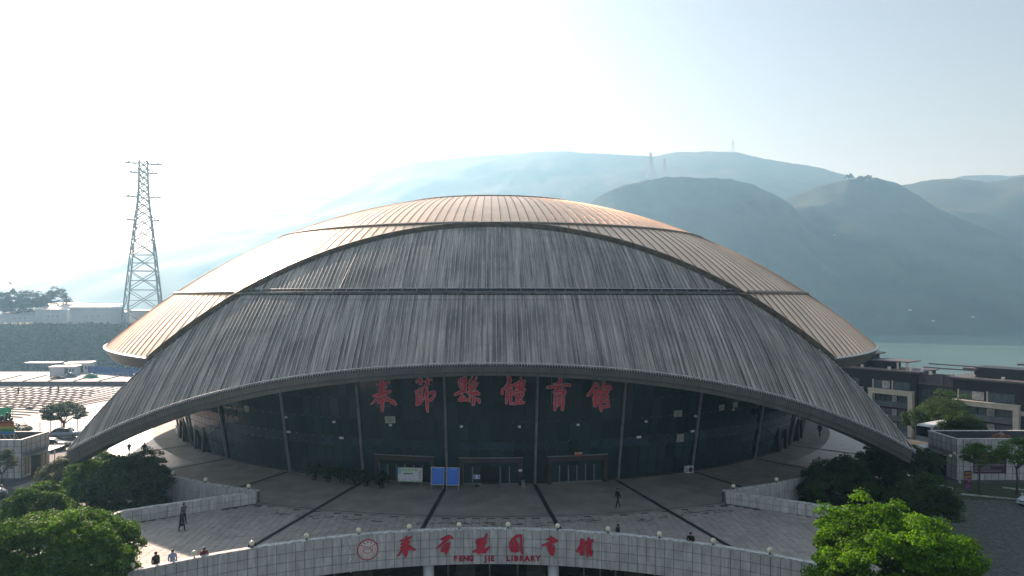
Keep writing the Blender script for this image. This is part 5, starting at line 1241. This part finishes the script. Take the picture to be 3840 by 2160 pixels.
penthouse(-10, 4.5, 2.0, 9, 0, 3.4); penthouse(36.5, 58, -2, 6, 0, 3.6); part('terrace_roof', M_brownl, (5.5, 13.8, 2, 8.5, H+1.9, H+2.15)); part('terrace_post', M_cream, (11.2, 11.6, 2.1, 2.4, H+.22, H+1.9), (13.2, 13.5, 2.1, 2.4, H+.22, H+1.9)); part('terrace_wall', M_brown, (5.5, 9.5, 3, 8.5, H+.22, H+1.9))
part('lower_penthouse', M_dark, (27.5, 36.0, -1, 5, H+.22, H+2.3)); part('roof_band', M_brownl, (25.8, 28.2, -2.2, 0, H+1.5, H+2.1))
for x in (-2, 4, 10, 14.5, 16.8, 20, 24, 28, 33, 44): part('chimney_stub', M_coping, (x, x+.5, .3 if x < 18 else -3.8, .9 if x < 18 else -3.2, H+.22, H+.85))
part('pergola_beam', M_brownl, (16, 27, 4, 4.4, H+.9, H+1.15), (16, 27, 7, 7.4, H+1.5, H+1.75))

# ---------------------------------------------------------------- parking pavers, pavement, lawn (right), yard (left)
m_pav = mat('paver_block', (.14, .142, .135), .85, 0, var=.15, scale=2, island=.12)
b = MB(); b.quad((31.8, -72, G+.01), (78, -72, G+.01), (78, -32, G+.01), (48, -32, G+.01)); lawn = b.build('lawn', M_grass); tag(lawn, 'grass under the paving grid of the right car park', None, None, 'structure')
b = MB(); ca, sa = math.cos(R(27)), math.sin(R(27)); cnt = 0
for i in range(-90, 110):
    for j in range(-90, 90):
        x = 52+(i*.46)*ca-(j*.30)*sa; y = -54+(i*.46)*sa+(j*.30)*ca
        if not (36 < x < 70 and -66.5 < y < -40+.35*(70-x)*.2): continue
        if x < 40 and y > -55: continue
        z = G+.03+random.uniform(-.012, .012); h = .19; w2 = .105
        c = [(-h, -w2), (h, -w2), (h, w2), (-h, w2)]; b.add([(x+p*ca-q*sa, y+p*sa+q*ca, z) for p, q in c]+[(x+p*1.08*ca-q*1.15*sa, y+p*1.08*sa+q*1.15*ca, z-.06) for p, q in c], [(0, 1, 2, 3), (0, 4, 5, 1), (1, 5, 6, 2), (2, 6, 7, 3), (3, 7, 4, 0)]); cnt += 1
tag(b.build('paver_blocks', m_pav, lawn), None, None, None, 'stuff')
b = MB(); b.quad((35, -80, G+.02), (75, -80, G+.02), (75, -66.6, G+.02), (35, -66.6, G+.02)); pave = b.build('pavement', M_joint); tag(pave, 'pale slab pavement in the bottom right corner', None, None, 'structure')
q = MB(); q.box((0, 0, 0), (.585, .88, .05)); pm_ = q.mesh('pavement_slab', M_tile)
k = 0
for i in range(20):
    for j in range(9):
        x, y = 43.2+i*.6, -67.2-j*.9-(.45 if i % 2 else 0); link('pavement_slab', pm_, pave, (x, y, G+.055+random.uniform(-.003, .003)), (0, 0, random.gauss(0, .003)))
# kerb round the kiosk lawn
r = thing('lawn_kerb', 'low stone kerb round the lawn before the right kiosk', 'kerb', (58, -37, G)); b = MB()
for a, c in (((55.5, -36.8), (63.5, -40.2)), ((62.5, -34), (70, -38.5))):
    n = Vector((c[1]-a[1], a[0]-c[0], 0)).normalized()*.07; b.add([(a[0]-n.x, a[1]-n.y, G), (c[0]-n.x, c[1]-n.y, G), (c[0]+n.x, c[1]+n.y, G), (a[0]+n.x, a[1]+n.y, G)]+[(a[0]-n.x, a[1]-n.y, G+.14), (c[0]-n.x, c[1]-n.y, G+.14), (c[0]+n.x, c[1]+n.y, G+.14), (a[0]+n.x, a[1]+n.y, G+.14)], [(4, 5, 6, 7), (0, 1, 5, 4), (1, 2, 6, 5), (2, 3, 7, 6), (3, 0, 4, 7)])
b.build('kerb_stone', M_coping, r)
# roads left
b = MB(); b.quad((-110, -60, G+.006), (-33, -60, G+.006), (-57, -8, G+.006), (-110, -8, G+.006)); tag(b.build('road', M_asph), 'grey road past the left kiosk', None, None, 'structure')
b = MB(); b.quad((-58.6, -34, G+.012), (-53, -38, G+.012), (-51, -30, G+.012), (-57.2, -25, G+.012)); tag(b.build('path', mat('warm_paving', (.3, .27, .22), .8, 0, var=.15, scale=1.5)), 'sunlit warm paving strip beside the left kiosk', None, None, 'structure')
b = MB(); b.quad((-58.6, -31, G+.016), (-56.4, -31, G+.016), (-56, -25.5, G+.016), (-58.4, -25.5, G+.016)); tag(b.build('grass_verge', mat('verge_grass', (.13, .16, .03), .9, 0, var=.3, scale=5, bump=.4, bscale=14)), 'yellow-green verge beside the left kiosk', None, None, 'structure')
# construction yard
b = MB(); b.quad((-190, 0, G+.008), (-40, 0, G+.008), (-40, 63, G+.008), (-190, 63, G+.008)); yard = b.build('yard', M_concrete); tag(yard, 'sunlit pale concrete yard left of the dome', None, None, 'structure')
b = MB(); b.bx(-210, -40, 63.2, 87, G-.2, G+1.15); up = b.build('upper_yard', M_concrete); tag(up, 'raised concrete terrace at the back of the yard', None, None, 'structure')
b = MB(); b.bx(-210, -40, 62.9, 63.18, G, G+1.2); r = thing('retaining_wall', 'long low purple-brown retaining wall across the yard', 'wall', (-120, 63, G)); b.build('wall_face', mat('purple_brown', (.11, .085, .095), .8, 0, var=.15), r)
m_form = mat('formwork', (.10, .07, .06), .85, 0, var=.2)
r = thing('formwork_grid', 'criss-cross brown formwork strips laid out over the yard', 'formwork', (-100, 40, G))
def seg(P, Q, hh=.16, wd=.2):
    P = Vector(P); Q = Vector(Q); d = Q-P; L = d.length; b = MB(); b.box((0, 0, hh/2), (L, wd, hh)); o = b.build('form_strip', m_form, r, local=True); o.location = (P+Q)/2-Vector(r.location); o.rotation_euler = (0, 0, math.atan2(d.y, d.x)); return o
rg = random.Random(9)
for k in range(17):
    u0 = -140+k*38; P = gz(u0-160+rg.uniform(-8, 8), 1545-k*1.5, G); Q = gz(u0+190, 1452, G)
    if Q[0] < -40: seg((P[0], P[1], G+.01), (Q[0], min(Q[1], 62), G+.01))
for k in range(13):
    v0 = 1452+k*8.5; P = gz(-120, v0-2, G); Q = gz(min(430, 380-k*24+rg.uniform(-10, 10)), v0+16-k*.3, G); seg((P[0], min(P[1], 62), G+.02), (Q[0], Q[1], G+.02))
for k in range(5):
    P = gz(-20+k*95, 1432, G+1.16); Q = gz(80+k*95, 1408, G+1.16); seg((P[0], 63.6, G+1.16), (Q[0], min(Q[1], 86), G+1.16), .2, .3)
m_cabin = mat('cabin_white', (.55, .57, .6), .6, 0, var=.05, scale=.8)
def cabin(label, u, v, wd, dp, h, rz):
    x, y, z = gz(u, v, G+1.15); r = thing('site_cabin', label, 'cabin', (x, y, z), rz); b = MB(); b.bx(-wd/2, wd/2, 0, dp, 0, h); b.build('wall', m_cabin, r, local=True); b = MB(); b.bx(-wd/2-.3, wd/2+.3, -.3, dp+.3, h, h+.15); b.build('roof', M_white, r, local=True)
    b = MB(); b.bx(wd*.1, wd*.25, -.03, .0, .1, 2.1); b.build('door', M_gutter, r, local=True)
    for k in range(2): b = MB(); b.bx(wd*(.3+.12*k), wd*(.38+.12*k), -.03, 0, 1.0, 1.9); b.build('window', M_win, r, local=True)
cabin('white site cabin at the back of the yard, front one of two', 232, 1408, 6.5, 4, 2.4, R(8)); cabin('white site cabin behind the front one, beside the blue hoarding', 290, 1398, 6.5, 5, 2.8, R(14))
x, y, z = gz(150, 1385, G+1.15); r = thing('open_shed', 'flat grey roofed open shed left of the site cabins', 'shed', (x, y, z)); b = MB(); b.bx(-5, 5, 0, 4, 1.9, 2.05); b.build('roof', M_pillar, r, local=True)
for s in (-4.6, 4.6):
    for q_ in (.3, 3.7): b = MB(); b.tube((s, q_, 0), (s, q_, 1.9), .08, .08, 5); b.build('post', M_gutter, r, local=True)
r = thing('blue_hoarding', 'blue site hoarding running behind the yard towards the dome', 'fence', (-110, 84, G+1.15)); P0 = Vector(gz(330, 1398, G+1.15)); P1 = Vector(gz(520, 1412, G+1.15)); n = 10
for k in range(n):
    a, c = P0.lerp(P1, k/n), P0.lerp(P1, (k+1)/n-.004); b = MB(); b.quad(a, c, c+Vector((0, 0, 2.0)), a+Vector((0, 0, 2.0))); b.quad(a+Vector((0, .06, 0)), a+Vector((0, .06, 2.0)), c+Vector((0, .06, 2.0)), c+Vector((0, .06, 0))); b.build('hoarding_panel', mat('hoarding_blue', (.05, .13, .35), .5, 0, var=.1), r)
def heap(name, label, u, v, z, rx, h, mt, cat):
    x, y, _ = gz(u, v, z); b = MB(); rows = [[(rx*(1-t)*math.cos(2*math.pi*i/12)*(1+.18*math.sin(i*2.1+t*5)), .7*rx*(1-t)*math.sin(2*math.pi*i/12), h*math.sin(t*1.57)*(1+.1*math.sin(i*1.3))) for i in range(12)] for t in (0, .3, .6, .85, 1)]
    b.grid(rows, closed=True); o = b.build(name, mt, None, True); o.location = (x, y, z); tag(o, label, cat)
heap('tarp_heap', 'green tarpaulin heap before the blue hoarding', 340, 1417, G+1.15, 2.2, 1.2, mat('tarp_green', (.05, .25, .12), .6, 0, var=.2), 'heap')
heap('timber_heap', 'brown timber heap on the raised yard', 216, 1421, G+1.15, 2.2, .9, m_form, 'heap'); heap('timber_heap', 'grey material pile left of the green tarpaulin', 262, 1415, G+1.15, 1.9, 1.3, M_gutter, 'heap'); heap('rubble_heap', 'small grey heap in the open part of the yard', 110, 1534, G, .9, .5, m_form, 'heap')
# green mesh screen and fence near the kiosk
x, y, z = gz(10, 1588, G); r = thing('green_screen', 'bright green mesh screen at the left edge of the yard', 'screen', (-84, -3, G)); b = MB(); b.quad((-90, -3, -2.6), (-80.6, -3, -2.4), (-80.3, -3, .4), (-90, -3, .1)); b.build('mesh_cloth', mat('screen_green', (.08, .5, .22), .7, 0, var=.1), r)
for x_ in (-89, -84.5, -80.2): b = MB(); b.tube((x_, -2.9, G), (x_, -2.9, 1.2), .05, .05, 5); b.build('pole', M_alu, r)
r = thing('yard_fence', 'thin post and rail fence between the yard and the parked cars', 'fence', (-70, 0, G)); pts = [Vector(gz(90, 1655, G)), Vector(gz(150, 1632, G)), Vector(gz(190, 1622, G)), Vector(gz(230, 1614, G)), Vector(gz(290, 1606, G))]
for p_ in pts: b = MB(); b.tube(p_, p_+Vector((0, 0, 2.2)), .07, .07, 5); b.build('post', M_pillar, r)
for z_ in (1.0, 2.1): b = MB(); b.path([p_+Vector((0, 0, z_)) for p_ in pts], .04, 4); b.build('rail', M_pillar, r)

# ---------------------------------------------------------------- sheds on the left hilltop
def shed(label, u0, u1, d, vb, vt, dp, mroof, rise, rz=0):
    x0, x1 = (u0-1841)/2560*d, (u1-1841)/2560*d; zb = CAMZ-(vb-1118)/2560*d; zt = CAMZ-(vt-1118)/2560*d; wd = x1-x0
    r = thing('hilltop_shed', label, 'shed', ((x0+x1)/2, d+CAMY, zb-3), rz, 'sheds on the left hilltop'); h = zt-zb+3
    b = MB(); b.bx(-wd/2, wd/2, 0, dp, 0, h); b.build('wall', m_cabin, r, local=True)
    b = MB(); b.add([(-wd/2-.4, -.5, h), (wd/2+.4, -.5, h), (wd/2+.4, dp+.5, h+rise), (-wd/2-.4, dp+.5, h+rise), (-wd/2-.4, -.5, h+.25), (wd/2+.4, -.5, h+.25), (wd/2+.4, dp+.5, h+rise+.25), (-wd/2-.4, dp+.5, h+rise+.25)], [(4, 5, 6, 7), (0, 1, 5, 4), (1, 2, 6, 5), (2, 3, 7, 6), (3, 0, 4, 7), (3, 2, 1, 0)]); b.build('roof', mroof, r, local=True)
    for k in range(3): b = MB(); b.bx(-wd*.1+k*wd*.15, -wd*.1+k*wd*.15+.6, -.05, 0, h*.5, h*.5+.6); b.build('window', M_win, r, local=True)
shed('large white box shed on the hilltop, rightmost', 262, 414, 420, 1206, 1152, 14, M_white, 1.8); shed('white shed with tall pale roof left of the box shed', 132, 250, 428, 1196, 1162, 15, M_white, 4.4); shed('low long shed at the left of the hilltop', 0, 130, 432, 1192, 1180, 13, mat('pale_roof', (.5, .48, .46), .6, 0, var=.1), 3.2); shed('small grey hut left of the pylon foot', 414, 460, 440, 1208, 1172, 8, M_gutter, .6); shed('flat grey block at the pylon foot', 478, 600, 452, 1215, 1165, 10, M_gutter, .1)

# ---------------------------------------------------------------- lattice pylons
M_steel = mat('galvanised_steel', (.18, .19, .2), .5, .5, var=.1)
def pylon(label, x, y, zb, H, wb, simple=False, group=None):
    r = thing('lattice_pylon', label, 'pylon', (x, y, zb), R(20), group); k = H/78.0
    prof = [(0, wb/2), (.2, wb*.415), (.36, wb*.34), (.5, wb*.28), (.62, wb*.22), (.72, wb*.165), (.8, wb*.13), (.9, wb*.115), (1.0, wb*.105)]
    def hw(t): return float(np.interp(t, [p_[0] for p_ in prof], [p_[1] for p_ in prof]))
    lv = [0, .13, .25, .36, .455, .54, .61, .67, .72, .765, .805, .845, .885, .92, .955, 1.0]
    if simple: lv = lv[::2]
    rl = .37*k*(1.2 if simple else 1); rb = .21*k*(1.2 if simple else 1)
    for sx, sy in ((-1, -1), (1, -1), (1, 1), (-1, 1)):
        b = MB()
        for a, c in zip(lv[:-1], lv[1:]): b.tube((sx*hw(a), sy*hw(a), a*H), (sx*hw(c), sy*hw(c), c*H), rl*(1.2-.6*a), rl*(1.2-.6*c), 4)
        b.build('leg', M_steel, r, local=True)
    b = MB(); C = ((-1, -1), (1, -1), (1, 1), (-1, 1))
    for a, c in zip(lv[:-1], lv[1:]):
        for i in range(4):
            p_, q_ = C[i], C[(i+1) % 4]; A = (p_[0]*hw(a), p_[1]*hw(a), a*H); B = (q_[0]*hw(a), q_[1]*hw(a), a*H); D_ = (p_[0]*hw(c), p_[1]*hw(c), c*H); E_ = (q_[0]*hw(c), q_[1]*hw(c), c*H)
            q4 = 1.0 if c < .5 else 1.45
            b.tube(A, E_, rb*q4, rb*q4, 4); b.tube(B, D_, rb*q4, rb*q4, 4)
            if c > .3 or True: b.tube(Vector(A).lerp(Vector(D_), .5), Vector(B).lerp(Vector(E_), .5), rb*.7, rb*.7, 4)
            b.tube(D_, E_, rb*.9, rb*.9, 4)
    tag(b.build('bracing', M_steel, r, local=True), None, None, None, 'stuff')
    for t, L in ((.985, 8.2), (.93, 6.6), (.79, 8.0), (.655, 7.0)):
        for s in (-1, 1):
            b = MB(); tip = (s*L*k, 0, t*H); w_ = hw(t)
            for sy in (-1, 1): b.tube((s*w_, sy*w_, t*H), tip, rb*1.4, rb*1.0, 4); b.tube((s*w_, sy*w_, (t+.022)*H), tip, rb*.9, rb*.7, 4)
            for q_ in (.3, .6): b.tube(Vector((s*w_, 0, (t+.02)*H)).lerp(Vector(tip), q_), Vector((s*w_, 0, t*H-.1)).lerp(Vector(tip), q_+.12), rb*.7, rb*.7, 4)
            b.build('crossarm', M_steel, r, local=True)
            if t < .97 and not simple:
                b = MB(); b.tube((s*(L-.3)*k, 0, t*H), (s*(L-.3)*k, 0, t*H-4.6*k), .13*k, .13*k, 5); b.box((s*(L-.3)*k, 0, t*H-4.7*k), (1.1*k, .3*k, .25*k)); b.build('insulator', M_steel, r, local=True)
    return r
px_, py_ = (538-1841)/2560*445, 445+CAMY
pylon('tall lattice pylon standing left of the dome', px_, py_, -4.0, 112.0, 23.5)
for (u, vt, vb, d, lb) in ((2440, 570, 664, 1520, 'taller small pylon on the rounded hill'), (2491, 594, 662, 1600, 'shorter small pylon on the rounded hill'), (2748, 524, 568, 2680, 'faint pylon on the far ridge')):
    p_ = gd(u, vb, d); pylon(lb, p_[0], p_[1], p_[2]-8, (vb-vt)/2560*d+8, 15, True, 'distant pylons')
for i, (t, L) in enumerate(((.93, 9.5), (.79, 11.5), (.655, 10.0))):
    b = MB(); A = Vector((px_+L*.9, py_-2, -4+112*t-6.6)); B_ = Vector(gd(2440, 600+i*22, 1520)); pts = [A.lerp(B_, k/40)-Vector((0, 0, 45*4*(k/40)*(1-k/40))) for k in range(41)]; b.path(pts, .09, 4)
    tag(b.build('power_line', M_steel), '%s of the power lines sagging from the tall pylon behind the dome' % ('uppermost', 'middle', 'lowest')[i], 'power line')

# ---------------------------------------------------------------- a few white houses on the far bank
for i, (u, v, d, lb) in enumerate(((3411, 1163, 1210, 'white speck of a house low on the far bank, leftmost of three'), (3648, 1188, 1190, 'white speck of a house on the far bank near the water'), (3500, 1203, 1185, 'tiny pale hut on the far bank between two white houses'), (2160, 700, 2250, 'pale long building high on the far ridge'), (3130, 880, 1420, 'small pale house halfway up the broad dark hill'))):
    p_ = gd(u, v, d); r = thing('far_house', lb, 'house', (p_[0], p_[1], p_[2]-1), R(15*i), 'houses on the far bank'); w_ = 2.2 if i != 2 else 1.3
    b = MB(); b.bx(-w_, w_, -2, 2, -.6, 2.0); b.build('wall', M_coping, r, local=True); b = MB(); b.bx(-w_-.5, w_+.5, -2.4, 2.4, 2.0, 2.4); b.build('roof', M_coping, r, local=True)
# ---------------------------------------------------------------- haze
zs = [(o.matrix_world@Vector(c)).z for o in bpy.data.objects if o.type == 'MESH' and o.name.split('.')[0] in ('mountain', 'hill', 'ground', 'river') for c in o.bound_box]
print('scene z range', min(zs), max(zs))
b = MB(); b.bx(-6400, 6400, -420, 4600, min(zs)-1.5, max(zs)+25)
m = bpy.data.materials.new('river_haze'); m.use_nodes = True; n = m.node_tree; n.nodes.clear()
pv = n.nodes.new('ShaderNodeVolumePrincipled'); pv.inputs['Color'].default_value = (.37, .69, .97, 1); pv.inputs['Density'].default_value = HAZE_DENSITY
pv.inputs['Absorption Color'].default_value = (1, 1, 1, 1); pv.inputs['Anisotropy'].default_value = .5; pv.inputs['Density Attribute'].default_value = ''
ou = n.nodes.new('ShaderNodeOutputMaterial'); n.links.new(pv.outputs['Volume'], ou.inputs['Volume'])
try: m.cycles.homogeneous_volume = True
except Exception: pass
hz = b.build('haze', m); tag(hz, 'thin pale haze filling the valley air', None, None, 'stuff')
